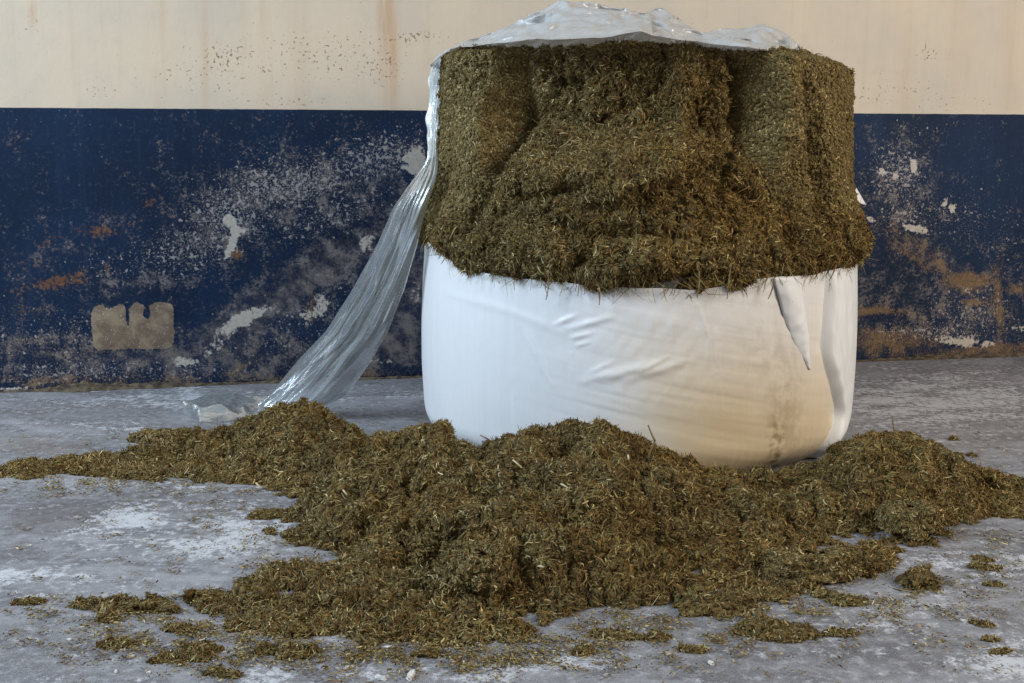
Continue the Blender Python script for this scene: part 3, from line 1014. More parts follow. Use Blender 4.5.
# small white scrap poking out at the right of the core
sc = []
for q in np.linspace(0, 1, 14):
    l = at_y(846 + 7 * q, 179 + 23 * q, 3.36 - .02 * q)
    r = at_y(852 + 14 * q, 181 + 24 * q, 3.40 + .02 * q)
    for s in np.linspace(0, 1, 8):
        p = l + (r - l) * s
        sc.append(p + A([0, -.006 * math.sin(s * 3.1) * q, .0]))
o = mesh_obj('film_scrap', local(sc), grid_faces(14, 8), M_LOOSE, bale)
md = o.modifiers.new('film', 'SOLIDIFY')
md.thickness = 0.0012
o['label'] = 'small white scrap of film sticking out at the right'

# separate straws hanging over the cut edge
for (a, b, c) in (((698, 262), (700, 280), (697, 298)), ((731, 264), (729, 280), (727, 299)), ((598, 288), (600, 296), (599, 305)), ((548, 270), (549, 285), (546, 300)), ((836, 265), (833, 274), (829, 281)), ((773, 286), (771, 293), (768, 299))):
    pts = []
    for uv in (a, b, c):
        d = ray(*uv)
        oo = A([-BX, -BY])
        A2, B2, C2 = d[0] ** 2 + d[1] ** 2, 2 * (d[0] * oo[0] + d[1] * oo[1]), oo @ oo - (BR + .035) ** 2
        t = (-B2 - math.sqrt(max(B2 * B2 - 4 * A2 * C2, 0))) / (2 * A2)
        pts.append(d * t + A([0, 0, CAM_H]))
    V, F, T = tube('s', resample(pts, 9), np.linspace(.0022, .001, 9), M_STALK)
    mesh_obj('hanging_straw', local(V), F, M_STALK, bale, tris=T)

# ------------------------------------------------------------------ torn film over the top and down the left side
film = empty('plastic_film', (BX - .62, BY - .2, 1.15))
FO = tuple(film.location)
tag(film, 'torn translucent plastic film draped over bale top, its tail trailing to the floor', 'plastic film')


def film_top():
    sil = A([(431, 64), (438, 55), (447, 50), (480, 38), (512, 24), (535, 13), (548, 7), (562, 2), (580, 4), (610, 10), (640, 13), (655, 10), (664, 12), (672, 17), (680, 25),
             (700, 33), (728, 31), (748, 25), (761, 21), (768, 24), (780, 34), (800, 47), (806, 52)], float)
    low = A([(428, 67), (440, 56), (447, 52), (480, 47), (540, 42), (600, 38), (640, 31), (655, 36), (680, 41), (720, 45), (760, 50), (806, 57)], float)
    nc, nr = 300, 80
    us = np.linspace(429, 806, nc)
    V = np.zeros((nr, nc, 3))
    for j, uj in enumerate(us):
        vt, vl = np.interp(uj, sil[:, 0], sil[:, 1]), np.interp(uj, low[:, 0], low[:, 1])
        x = at_y(uj, vt, 3.42)[0]
        rel = np.clip((x - BX - .014) / .60, -.96, .96)
        half = .60 * math.sqrt(1 - rel * rel)
        yf, yb = BY - half * .93, BY + half * .9
        YC = yf + (yb - yf) * .42
        hz = at_y(uj, vt, YC)[2]
        xc = at_y(uj, vt, YC)[0]
        fr_ = at_y(uj, vl, yf)
        tz = float(top_z(A([x]))[0]) + .012
        fz = max(fr_[2], min(tz - .004, fr_[2] + .03)) if abs(rel) < .95 else fr_[2]
        for i, t in enumerate(np.linspace(0, 1, nr)):
            y = yf + (yb - yf) * t
            q = t / .42
            if q < 1:
                z = fz + (hz - fz) * q ** (1.1 if uj < 650 else 1.8)
                V[i, j] = (fr_[0] + (xc - fr_[0]) * q, y, z)
            else:
                q = (1 - t) / .58
                V[i, j] = (xc, y, min(tz, hz) + (hz - min(tz, hz)) * q ** .9)
    Vf = V.reshape(-1, 3)
    T_ = np.repeat(np.linspace(0, 1, nr), nc)
    amp = (.25 + .75 * sstep(-.20, -.10, Vf[:, 0])) * (.25 + .75 * np.sin(np.pi * np.clip(T_ / .84, 0, 1)))
    cc = np.stack([Vf[:, 0] * 7 + Vf[:, 1] * 5, Vf[:, 1] * 3, 0 * Vf[:, 0]], 1)
    rid = 1 - np.abs(noise(cc, 1.0, 5)) * 2.2
    Vf[:, 2] += amp * (.012 * (rid - .5) + .006 * noise(Vf, 18, 8) + .003 * noise(Vf, 45, 9))
    Vf[:, 1] -= amp * (.05 * (1 - 2 * np.abs(noise(Vf * A([1, 1, 2.2]), 8, 10))) + .014 * noise(Vf, 24, 12))
    o = mesh_obj('top_sheet', local(Vf, FO), grid_faces(nr, nc), M_TOP, film)
    o['label'] = 'crumpled white sheet over the bale top'


def film_tail():
    rows = [((433, 66, 3.42), (447, 54, 3.41)), ((429, 76, 3.43), (444, 72, 3.42)), ((430, 92, 3.43), (442, 92, 3.42)), ((428, 112, 3.43), (440, 110, 3.41)), ((426, 120, 3.42), (439, 122, 3.40)),
            ((428, 140, 3.42), (437, 142, 3.38)), ((428, 155, 3.38), (438, 158, 3.35)), ((424, 166, 3.38), (438, 172, 3.31)), ((408, 186, 3.40), (434, 186, 3.28)), ((394, 206, 3.42), (427, 206, 3.28)),
            ((377, 245, 3.45), (418, 242, 3.32)), ((352, 290, 3.50), (405, 287, 3.38)), ((326, 331, 3.56), (389, 330, 3.46)), ((299, 359, 3.61), (368, 366, 3.53)), ((272, 392, 3.68), (347, 395, 3.62)),
            ((250, 411, 3.735), (328, 405, 3.70))]
    Lw = resample([at_y(*a) for a, b in rows], 150)
    Rw = resample([at_y(*b) for a, b in rows], 150)
    nc = 44
    s = np.linspace(0, 1, nc)
    V = Lw[:, None] * (1 - s)[None, :, None] + Rw[:, None] * s[None, :, None]
    k = np.linspace(0, 1, 150)[:, None] + 0 * s[None]
    S = s[None] + 0 * k
    q = np.stack([S.ravel() * 5, k.ravel() * 3.2 + S.ravel() * 2.2, 0 * S.ravel()], 1)
    wid = np.linalg.norm(Rw - Lw, axis=1)[:, None]
    f = (.05 * (1 - 2 * np.abs(noise(q * A([.6, 1, 1]), 1.0, 3))) + .02 * noise(q, 2.7, 4)).reshape(S.shape) * (wid / .3)
    f2 = .004 * noise(np.stack([S.ravel() * 16, k.ravel() * 9 + S.ravel() * 5, 0 * S.ravel()], 1), 1.0, 6).reshape(S.shape)
    ed = np.sin(np.pi * S) ** .5
    V[:, :, 1] -= (f + f2) * ed + .05 * np.sin(np.pi * S) * (wid / .3)
    V[:, :, 2] = np.maximum(V[:, :, 2], .006)
    # rolled left hem catches the light
    o = mesh_obj('hanging_tail', local(V.reshape(-1, 3), FO), grid_faces(150, nc), M_TAIL, film)
    o['label'] = 'clear greyish strip of film hanging down the left side'


def film_side():
    """The folded band that comes over the shoulder and lies along the bale's left side."""
    rows = [((447, 49, 3.40), (433, 64, 3.44)), ((441, 58, 3.40), (429, 70, 3.45)), ((445, 76, 3.41), (429, 82, 3.45)), ((442, 96, 3.41), (431, 98, 3.45)), ((440, 112, 3.41), (425, 117, 3.45)), ((439, 128, 3.40), (428, 132, 3.44)),
            ((437, 145, 3.39), (427, 150, 3.42)), ((435, 157, 3.36), (427, 160, 3.40))]
    Lw = resample([at_y(*a) for a, b in rows], 60)
    Rw = resample([at_y(*b) for a, b in rows], 60)
    s = np.linspace(0, 1, 18)
    V = Lw[:, None] * (1 - s)[None, :, None] + Rw[:, None] * s[None, :, None]
    Vf = V.reshape(-1, 3)
    Vf[:, 0] += .006 * noise(Vf, 16, 3) + .003 * noise(Vf, 40, 4)
    o = mesh_obj('side_fold', local(Vf, FO), grid_faces(60, 18), M_LOOSE, film)
    md = o.modifiers.new('film', 'SOLIDIFY')
    md.thickness = 0.0012
    o['label'] = 'white folded band of film along the left edge'


def film_end():
    nr, nc = 40, 110
    u = np.linspace(184, 300, nc)
    V = np.zeros((nr, nc, 3))
    vt = np.interp(u, [184, 200, 222, 245, 275, 335], [414, 405, 402, 405, 404, 402])
    vb = np.interp(u, [184, 200, 222, 245, 275, 335], [415, 423, 423, 419, 412, 408])
    for j in range(nc):
        for i, t in enumerate(np.linspace(0, 1, nr)):
            V[i, j] = at_z(u[j], vt[j] + (vb[j] - vt[j]) * t, 0)
            V[i, j, 2] = .004 + .012 * math.sin(math.pi * t)
    Vf = V.reshape(-1, 3)
    Vf[:, 2] += (.020 * (1 - 1.6 * np.abs(noise(Vf * A([.7, 1.3, 1]), 7, 3))) + .010 * (1 - 2 * np.abs(noise(Vf, 16, 4))) + .008) * np.clip((Vf[:, 2] - .004) / .008, 0, 1)
    o = mesh_obj('crumpled_end', local(Vf, FO), grid_faces(nr, nc), M_TAIL, film)
    o['label'] = 'crumpled end of the film lying on the floor'


film_top()
film_side()
film_tail()
film_end()

# ------------------------------------------------------------------ spilled silage
CREST = [(-60, 480, .012), (10, 466, .022), (40, 460, .03), (80, 456, .035), (130, 446, .05), (180, 437, .06), (225, 423, .085), (250, 414, .105), (270, 406, .135), (287, 399, .16), (305, 397, .17), (325, 403, .165), (345, 421, .125), (365, 431, .105), (390, 432, .10), (412, 427, .10), (430, 424, .11), (441, 419, .14), (452, 432, .12),
         (470, 447, .12), (495, 439, .15), (520, 430, .17), (545, 424, .185), (565, 420, .195), (590, 418, .20), (612, 424, .185), (640, 434, .16), (665, 447, .13), (690, 458, .10), (720, 468, .08), (770, 466, .075), (815, 461, .08), (830, 448, .11), (850, 438, .125), (868, 431, .14), (890, 428, .145), (912, 431, .14), (930, 440, .115), (948, 456, .085), (970, 462, .075), (1000, 471, .05), (1024, 477, .04), (1090, 490, .03)]
MID = [(590, 478, .155), (560, 470, .155), (620, 480, .145), (590, 540, .09), (500, 500, .125), (520, 470, .15), (480, 545, .085), (420, 570, .04), (420, 480, .10), (400, 452, .10), (445, 455, .11), (350, 480, .065), (340, 445, .115), (305, 430, .125), (280, 455, .06), (240, 447, .05), (220, 462, .03), (150, 462, .022), (380, 520, .06), (340, 530, .035), (440, 520, .095),
       (680, 500, .10), (690, 550, .05), (640, 540, .085), (640, 580, .035), (740, 495, .07), (760, 540, .04), (800, 500, .06), (830, 548, .03), (860, 470, .10), (890, 465, .115), (920, 468, .10), (900, 505, .05), (950, 490, .055), (1000, 500, .022), (860, 520, .035), (530, 590, .05), (480, 605, .035), (400, 612, .022), (320, 605, .02), (250, 606, .012), (930, 520, .015), (300, 575, .015), (560, 560, .08)]
FOOT = [(0, 477), (60, 475), (110, 479), (160, 482), (210, 483), (250, 488), (300, 500), (262, 516), (262, 532), (290, 546), (325, 554), (290, 566), (250, 580), (225, 592), (190, 604), (200, 614), (240, 630), (330, 642), (400, 644), (490, 648), (520, 640), (560, 620), (600, 608), (680, 603), (725, 592), (760, 607), (795, 598), (780, 584), (850, 580), (900, 563), (905, 548), (945, 545), (975, 523), (1030, 522)]
OUT = [(0, 500), (150, 505), (215, 540), (190, 560), (120, 590), (150, 640), (300, 670), (450, 675), (600, 640), (700, 630), (820, 612), (930, 590), (990, 560), (1060, 545), (0, 440), (100, 428), (190, 408), (250, 392), (300, 378), (345, 388), (390, 404), (960, 432), (1024, 452), (900, 402), (840, 415), (1100, 460), (-60, 455), (-60, 505)]
CP_ = [at_z(u, v, z) for u, v, z in CREST + MID] + [at_z(u, v, 0) for u, v in FOOT] + [A([*at_z(u, v, 0)[:2], -.05]) for u, v in OUT]
CP_ += [A([*(at_z(u, v, z)[:2] + A([.0, .20 + .5 * z])), -.045]) for u, v, z in CREST]
CP_ = A(CP_)


def tps_fit(XY, z, lam=0.0006):
    d2 = ((XY[:, None] - XY[None]) ** 2).sum(-1)
    K = np.where(d2 > 0, .5 * d2 * np.log(d2 + 1e-20), 0)
    n = len(XY)
    Pm = np.concatenate([np.ones((n, 1)), XY], 1)
    M = np.block([[K + lam * np.eye(n), Pm], [Pm.T, np.zeros((3, 3))]])
    return np.linalg.solve(M, np.concatenate([z, np.zeros(3)]))


_w = tps_fit(CP_[:, :2], CP_[:, 2])


def pile_h(XY):
    out = np.zeros(len(XY))
    for a in range(0, len(XY), 20000):
        q = XY[a:a + 20000]
        d2 = ((q[:, None] - CP_[None, :, :2]) ** 2).sum(-1)
        K = np.where(d2 > 0, .5 * d2 * np.log(d2 + 1e-20), 0)
        out[a:a + 20000] = K @ _w[:-3] + _w[-3] + q @ _w[-2:]
    return out


def _dents():
    out = []
    for (u, v, z, sx, sy, h, rot) in [(818, 527, .05, .075, .05, -.05, -.3), (885, 500, .08, .09, .05, -.055, .2), (655, 525, .09, .09, .05, -.035, .5), (520, 580, .06, .08, .05, -.035, .2), (385, 515, .06, .11, .04, -.030, .5),
                                      (560, 450, .17, .05, .03, -.02, 0), (400, 560, .05, .10, .035, -.022, .1), (445, 530, .09, .09, .03, -.028, .6), (720, 500, .08, .06, .03, -.028, -.5), (760, 560, .03, .05, .03, -.02, 0), (330, 430, .11, .05, .03, -.02, .8),
                                      (690, 545, .06, .07, .03, -.025, -.6), (600, 510, .12, .06, .03, .025, -.4), (760, 500, .08, .09, .035, .03, -.5), (460, 490, .11, .10, .035, .025, .6), (410, 470, .1, .10, .03, .02, .5), (300, 425, .13, .06, .04, .02, .5), (570, 560, .07, .06, .04, .025, 0),
                                      (640, 570, .05, .06, .03, .02, -.4), (350, 540, .04, .10, .03, .018, .3), (940, 480, .07, .1, .03, .02, -.5), (850, 545, .04, .1, .03, .02, -.4)]:
        out.append((at_z(u, v, z)[:2], sx, sy, 1.4 * h, rot))
    return out


DENTS = _dents()
CR_Y = A([at_z(*c)[1] for c in CREST])
CR_U, CR_Z = A([c[0] for c in CREST], float), A([c[2] for c in CREST], float)


def pile_surface(XY, full=False):
    h = pile_h(XY)
    p = np.concatenate([XY, 0 * XY[:, :1]], 1)
    w = sstep(-.01, .07, h)
    wx = XY[:, 0] + .03 * fbm(p, 9, 3, 81)
    wy = XY[:, 1] + .03 * fbm(p, 9, 3, 82)
    # slides run down and to the right on the right half, down and to the left on the left half
    sl = np.where(XY[:, 0] > .1, -.7, .7)
    l0, c0 = lumps(wx * .8 + wy * sl * .4, wy, 7.5, 4)
    l1, c1 = lumps(wx, wy, 15, 1)
    l2, c2 = lumps(wx, wy, 34, 2)
    l3, c3 = lumps(XY[:, 0] + .006 * fbm(p, 40, 2, 83), XY[:, 1] + .006 * fbm(p, 40, 2, 84), 75, 3)
    d = w * (.060 * fbm(p, 6, 4, 3, .55) + .070 * (l0 - .78) + .060 * (l1 - .78)) + (.3 + .7 * w) * (.030 * (l2 - .75) + .0065 * (l3 - .72) + .014 * fbm(p, 22, 3, 7)) + (1 - w) * .022 * fbm(p, 10, 4, 8)
    d += .012 * np.clip(fbm(p, 14, 2, 19), 0, 1) * sstep(-.02, .0, h)
    for c, sx, sy, hh, rot in DENTS:
        d += w * hh * gauss(wx, wy, c[0], c[1], sx, sy, math.degrees(rot))
    z = h * .95 + d - .008
    fx = np.interp(project(np.concatenate([XY, np.clip(z, 0, 1)[:, None]], 1))[0], FIX_U, FIX_Z)
    cy = np.interp(project(np.concatenate([XY, np.clip(z, 0, 1)[:, None]], 1))[0], CR_U, CR_Y)
    zn = z - fx * np.exp(-np.clip(np.abs(XY[:, 1] - cy) - .05, 0, 9) ** 2 / .045) * sstep(.0, np.clip(np.interp(project(np.concatenate([XY, np.clip(z, 0, 1)[:, None]], 1))[0], CR_U, CR_Z), .03, .13), h)
    z = np.where(h > .004, np.maximum(zn, np.minimum(z, .006 + .25 * np.clip(z, 0, 1))), zn)
    return (z, (.62 + .32 * c0 + .26 * c1 + .2 * c2)) if full else z


FIX_U, FIX_Z = np.arange(-80, 1120, 10.0), np.zeros(120)


def fit_crest():
    """Lower or raise the ridge so that its skyline sits where the heap really ends."""
    global FIX_Z
    xs, ys = np.arange(-1.75, 1.75, .008), np.arange(1.9, 3.6, .012)
    X, Y = np.meshgrid(xs, ys)
    XY = np.stack([X.ravel(), Y.ravel()], 1)
    cr = A(sorted(CREST), float)
    for _ in range(4):
        z = pile_surface(XY)
        rb = np.hypot(XY[:, 0] - BX, XY[:, 1] - BY)
        ok = (z > .012) & (rb > BR - .02) & ~((XY[:, 1] > 3.45) & (XY[:, 0] > -.2))
        u, v = project(np.concatenate([XY, z[:, None]], 1))
        e = np.zeros(len(FIX_U))
        for i, c in enumerate(FIX_U):
            m = ok & (np.abs(u - c) < 6)
            if m.any():
                k = np.argmin(np.where(m, v, 1e9))
                e[i] = np.clip((np.interp(c, cr[:, 0], cr[:, 1]) + 3 - v[k]) * XY[k, 1] / FPX, -.06, .08)
        e = np.convolve(np.pad(e, 2, 'edge'), [.1, .2, .4, .2, .1], 'valid')
        FIX_Z = FIX_Z + .8 * e


fit_crest()


def build_pile():
    st = .005
    xs, ys = np.arange(-1.75, 1.75, st), np.arange(1.75, 3.75, st)
    X, Y = np.meshgrid(xs, ys)
    XY = np.stack([X.ravel(), Y.ravel()], 1)
    Z, SH = pile_surface(XY, True)
    rb = np.hypot(XY[:, 0] - BX, XY[:, 1] - BY)
    wrap_r = BR - 0.066 * np.clip(1 - np.clip(Z, 0, 1) / 0.10, 0, 1) ** 2.4 + .016
    ok = (Z > -.004) & (rb > wrap_r)
    # behind the bale nothing has spilled
    ok &= ~((XY[:, 1] > 3.45) & (XY[:, 0] > -.2))
    V = np.concatenate([XY, np.maximum(Z, .0005)[:, None]], 1)
    F = grid_faces(len(ys), len(xs))
    F = F[ok[F].all(1)]
    V, F, SH = compact(V, F, SH)
    # horizontal wobble undercuts the lumps a little
    lift = sstep(.02, .1, V[:, 2])
    V[:, 0] += lift * .012 * noise(V, 24, 31)
    V[:, 1] += lift * .012 * noise(V, 24, 32)
    N = vnormals(V, F)
    m = fbm(V, 30, 3, 61)[:, None]
    m2 = sstep(-.3, .4, fbm(V, 6, 3, 62))[:, None]
    C = (lin(86, 74, 46) * (1 - m2) + lin(88, 70, 40) * m2) * (1 + .6 * m) * SH[:, None]
    warmf = lambda P: np.clip(sstep(.0, .5, P[:, 0]) * .3 + 1.1 * fbm(P, 6, 3, 71) + .12, 0, 1.25)
    parts = [dress(V, F, C, 46000, 560000, None, .0030, .0095, .26, warmf, (.004, .011), .0034)]
    P, n = sample(V, F, N, 9000)
    nn = len(P)
    warm = np.clip(.6 * fbm(P, 5, 3, 71) + .3, 0, 1.1)
    Vf, Ff, Cf = fibres(P, n, RNG.gamma(3, .006, nn) + .012, RNG.uniform(.001, .0020, nn), .3, .6, .2, warm)
    parts.append((Vf, Ff, Cf))
    V, F, C = join(parts)
    V[:, 2] = np.maximum(V[:, 2], .0006)
    o = mesh_obj('silage_pile', V, F, M_SIL, tint=C)
    tag(o, 'long heap of loose olive brown silage spilled on the floor before the bale', 'silage heap', kind='stuff')


build_pile()


def clump(name, c, sx, sy, sz, nf, label, group=None, cat='silage clump', seed=0, flat=False, rz=0.0, tiltx=0.0):
    """A lump of silage: displaced half-dome with its own strands."""
    nr, nt = 26, 56
    ph = np.linspace(0.02, 1, nr) * math.pi / 2
    t = np.linspace(0, 2 * math.pi, nt, endpoint=False)
    PH, TT = np.meshgrid(ph, t, indexing='ij')
    PH, TT = PH.ravel(), TT.ravel()
    e = .45 if flat else 1.0
    rr = np.sin(PH) ** (e)
    q = np.stack([np.cos(TT) * rr, np.sin(TT) * rr, np.cos(PH)], 1)
    dn = 1 + (.35 if flat else .6) * fbm(q * .9 + seed * 3.1, 1.6, 3, seed) + .25 * fbm(q + seed, 5, 2, seed + 5)
    V = q * dn[:, None] * A([sx, sy, sz])
    cz, sz_ = math.cos(rz), math.sin(rz)
    V = np.stack([V[:, 0] * cz - V[:, 1] * sz_, V[:, 0] * sz_ + V[:, 1] * cz, V[:, 2]], 1)
    V[:, 2] = np.maximum(V[:, 2], 0)
    F = grid_faces(nr, nt, True)[:, ::-1]
    F = F[:, ::-1] if vnormals(V, F)[:nt, 2].mean() < 0 else F
    N = vnormals(V, F)
    m = fbm(V, 40, 3, 61)[:, None]
    C = lin(98, 82, 47) * (1 + .6 * m)
    if flat:
        P, n = sample(V, F, N, nf)
        k = len(P)
        f = fibres(P, n, RNG.uniform(.004, .012, k), RNG.uniform(.0012, .0032, k), .10, .2)
        V, F, C = join([(V, F, C), f])
    else:
        V, F, C = dress(V, F, C, max(20, nf // 7), nf, None, .002, min(.009, sz * .6), .3, None, (.003, .008), .002)
    if tiltx:
        ct, s_ = math.cos(tiltx), math.sin(tiltx)
        V = np.stack([V[:, 0], V[:, 1] * ct - V[:, 2] * s_, V[:, 1] * s_ + V[:, 2] * ct], 1)
    else:
        V[:, 2] = np.maximum(V[:, 2], .0006)
    o = mesh_obj(name, V, F, M_SIL, tint=C)
    o.location = c
    tag(o, label, cat, group)
    return o


# pressed slabs lying in and on the heap
def slab(u, v, zg, sx, sy, sz, label, seed, rz=0., tilt=0.):
    p = at_z(u, v, zg)
    clump('silage_slab', p, sx, sy, sz, 4500, label, None, 'silage slab', seed, True, rz, tilt)


slab(482, 572, .065, .055, .05, .05, 'pale pressed slab of silage standing in the middle of the heap front', 2, .2, .5)
slab(812, 574, .006, .10, .045, .045, 'flat pressed slab of silage at the heap foot before the right mound', 3, -.1)
slab(908, 524, .03, .065, .05, .05, 'tilted pressed slab on the lower front of the right mound', 4, -.2, .3)
slab(168, 441, .040, .095, .035, .03, 'dark flat slab behind the thin left end of the heap', 5, .1)
slab(918, 470, .06, .11, .07, .07, 'brown slab sliding off the right shoulder of the right mound', 6, -.5, .2)

# loose clumps on the floor that can be counted
CL = [(921, 584, .036, .03, .030, 'round fuzzy clump of silage alone on floor right of the heap'),
      (345, 0, 0, 0, 0, None),
      (776, 632, .070, .03, .016, 'wide flat clump of silage on floor in front of the right slab'),
      (718, 606, .08, .035, .026, 'ragged clump of silage at front edge of heap below the white wrap'),
      (196, 655, .040, .02, .020, 'clump of silage on floor at lower front left, with white chip beside it'),
      (208, 602, .034, .02, .022, 'clump of silage heading the thin trail left of the heap'),
      (158, 609, .042, .018, .022, 'middle clump of the thin trail running left from the heap'),
      (122, 609, .040, .018, .024, 'knobbly clump near the left end of the thin trail'),
      (86, 606, .030, .014, .014, 'last small clump ending the thin trail at the left'),
      (256, 597, .034, .03, .040, 'tall tuft of silage on the trail close to the heap'),
      (985, 568, .03, .013, .010, 'small flat clump on bare floor right of the round fuzzy clump'),
      (982, 560, .02, .010, .008, 'tiny flat clump just behind the small flat clump on the right floor'),
      (848, 603, .034, .014, .014, 'small dark clump on floor before the right slab'),
      (825, 596, .022, .012, .014, 'little lump between the flat slab and the small dark clump'),
      (268, 516, .045, .02, .014, 'flat clump of silage lying on chalky floor in the bay left of the heap'),
      (954, 440, .012, .008, .012, 'small dark crumb on the floor behind the right mound'),
      (972, 456, .014, .009, .008, 'second dark crumb on the floor behind the right mound'),
      (108, 620, .018, .01, .012, 'dark lump just in front of the thin trail'),
      (566, 652, .0, .0, .0, None),
      (583, 652, .022, .011, .012, 'dark clump of silage on floor in front of the heap centre'),
      (659, 638, .022, .010, .012, 'small yellowish clump on floor in front of the heap right of centre'),
      (692, 651, .024, .009, .010, 'small clump with white chip on floor right of the yellowish clump'),
      (428, 655, .020, .010, .016, 'little upright tuft on floor in front of the left half of the heap'),
      (266, 652, .020, .011, .018, 'little tuft on floor at front left, before the heap corner'),
      (300, 654, .034, .014, .016, 'low clump on floor at front left, right of the little tuft'),
      (465, 655, .018, .01, .008, None),
      (30, 603, .024, .010, .012, 'leftmost clump on the front floor'),
      (615, 636, .045, .014, .008, 'thin yellowish scatter clump close in front of the heap'),
      (180, 630, .030, .012, .010, 'thin clump between the trail and the front left clump'),
      (120, 645, .028, .012, .014, 'small clump at front left below the trail'),
      (165, 660, .026, .010, .010, 'faint low clump in the front left corner'),
      (825, 612, .026, .01, .008, None), (840, 634, .030, .011, .009, 'flat clump right of the wide flat clump'),
      (225, 675, .030, .010, .010, 'clump nearest the camera at the lower left edge'),
      (983, 625, .018, .008, .008, 'small dark clump alone on the far right floor'),
      (990, 640, .016, .006, .005, 'thin dark sliver clump on the lower right floor'),
      (1000, 652, .018, .007, .006, 'thin dark sliver clump nearest the lower right corner'),
      (993, 585, .020, .008, .007, 'dark crumb on floor right of the round fuzzy clump')]
i = 0
for (u, v, sx, sy, sz, lab) in CL:
    if not sx or not lab:
        continue
    i += 1
    clump('silage_clump', at_z(u, v, 0), sx, sy * 1.3, sz * .7, int(60 + sx * sy * 8e5), lab, 'loose clumps of silage on the floor', seed=i, rz=.3 * math.sin(i * 5))


def build_crumbs():
    """Scattered bits strewn over the floor around the heap."""
    us, vs = [], []
    areas = [(150, 618, 90, 18, 900), (330, 650, 110, 14, 1100), (560, 645, 80, 14, 600), (800, 612, 90, 20, 900), (930, 585, 60, 22, 420), (250, 505, 60, 20, 420), (100, 487, 90, 7, 420), (480, 660, 120, 12, 420),
             (720, 625, 70, 14, 380), (960, 470, 50, 14, 300), (60, 480, 60, 6, 240), (150, 560, 80, 30, 130), (900, 640, 100, 25, 170), (300, 560, 30, 20, 380), (1000, 540, 40, 12, 160), (120, 440, 70, 8, 120), (230, 640, 80, 20, 500), (400, 420, 40, 10, 90), (280, 590, 70, 14, 500), (640, 615, 70, 8, 400)]
    for cu, cv, su, sv, n in areas:
        us.append(RNG.normal(cu, su, n))
        vs.append(RNG.normal(cv, sv, n))
    us, vs = np.concatenate(us), np.concatenate(vs)
    P = A([at_z(a, max(b, 400), 0) for a, b in zip(us, vs)])
    # gather into little drifts
    keep = fbm(P, 16, 3, 5) + .12 * RNG.normal(size=len(P)) > .06
    ok = keep & (np.abs(P[:, 0]) < 2) & (np.hypot(P[:, 0] - BX, P[:, 1] - BY) > BR + .02) & (pile_h(P[:, :2]) < .01)
    P = P[ok]
    P = np.repeat(P, 6, 0) + np.concatenate([RNG.normal(size=(6 * len(P), 2)) * .009, np.zeros((6 * len(P), 1))], 1)
    P[:, 2] = .0035
    n = np.tile(A([0, 0, 1.0]), (len(P), 1))
    V, F, C = fibres(P, n, RNG.uniform(.002, .007, len(P)) + RNG.gamma(1, .002, len(P)), RNG.uniform(.0015, .0036, len(P)), .15, .4)
    V[:, 2] = np.maximum(V[:, 2], .0006)
    o = mesh_obj('silage_crumbs', V, F, M_SIL, tint=C)
    tag(o, 'fine crumbs and chopped stems of silage strewn on floor around the heap', 'silage crumbs', kind='stuff')


build_crumbs()

# dry stalks standing out of the heap
def stalk(name, pts, r0, r1, mat, label, cat='stalk', twig=None):
    root = empty(name, pts[0]) if twig else None
    V, F, T = tube(name, resample(pts, 14), np.linspace(r0, r1, 14), mat)
    if not twig:
        o = mesh_obj(name, V - A(pts[0]), F, mat, tris=T)
        o.location = pts[0]
        return tag(o, label, cat)
    tag(root, label, cat)
    mesh_obj('stem', V - A(pts[0]), F, mat, root, tris=T)
    V, F, T = tube(name, resample(twig, 10), np.linspace(r1 * 1.3, r1 * .7, 10), mat)
    mesh_obj('twig', V - A(pts[0]), F, mat, root, tris=T)


stalk('dry_stalk', [at_y(644, 470, 2.66), at_y(650, 452, 2.66), at_y(655, 441, 2.66)], .0026, .0022, M_STALK, 'forked brown stalk sticking up from the heap in front of the white wrap', twig=[at_y(655, 441, 2.66), at_y(651, 433, 2.66), at_y(648, 425, 2.66)])
stalk('dark_stalk', [at_y(494, 443, 2.76), at_y(486, 438, 2.76), at_y(480, 435, 2.77)], .0022, .0014, M_STALK, 'short dark stalk leaning left against the white wrap at the heap edge')
stalk('green_sprig', [at_y(894, 432, 2.93), at_y(893, 424, 2.93), at_y(892, 416, 2.93)], .002, .0014, M_STALK, 'tiny upright sprig on top of the right mound')
for uv, d, lab in (((513, 460), (9, 8), 'pale straw bit on the upper left face of the heap centre'), ((561, 484), (7, 4), 'white straw bit on the heap face below its crest'), ((343, 490), (4, 5), 'pale straw bit on the heap slope below the left peak'), ((256, 483), (5, 5), 'pale straw bit at the foot of the left slope'),
                   ((538, 566), (5, 1), 'pale yellow straw bit low on the heap front'), ((628, 455), (1, 9), 'tan straw bit near the forked stalk on the heap')):
    best = None
    for y in np.arange(1.9, 3.4, .01):           # first place where the line of sight meets the heap
        p = at_y(uv[0], uv[1], y)
        if p[2] < max(pile_surface(p[None, :2])[0], 0) + .012:
            best = y
            break
    best = best or 2.6
    a = at_y(*uv, best - .01)
    b = at_y(uv[0] + d[0], uv[1] + d[1], best - .022)
    stalk('straw_bit', [a, (a + b) / 2 + A([0, -.002, .001]), b], .0022, .0018, M_STRAW, lab, 'straw')

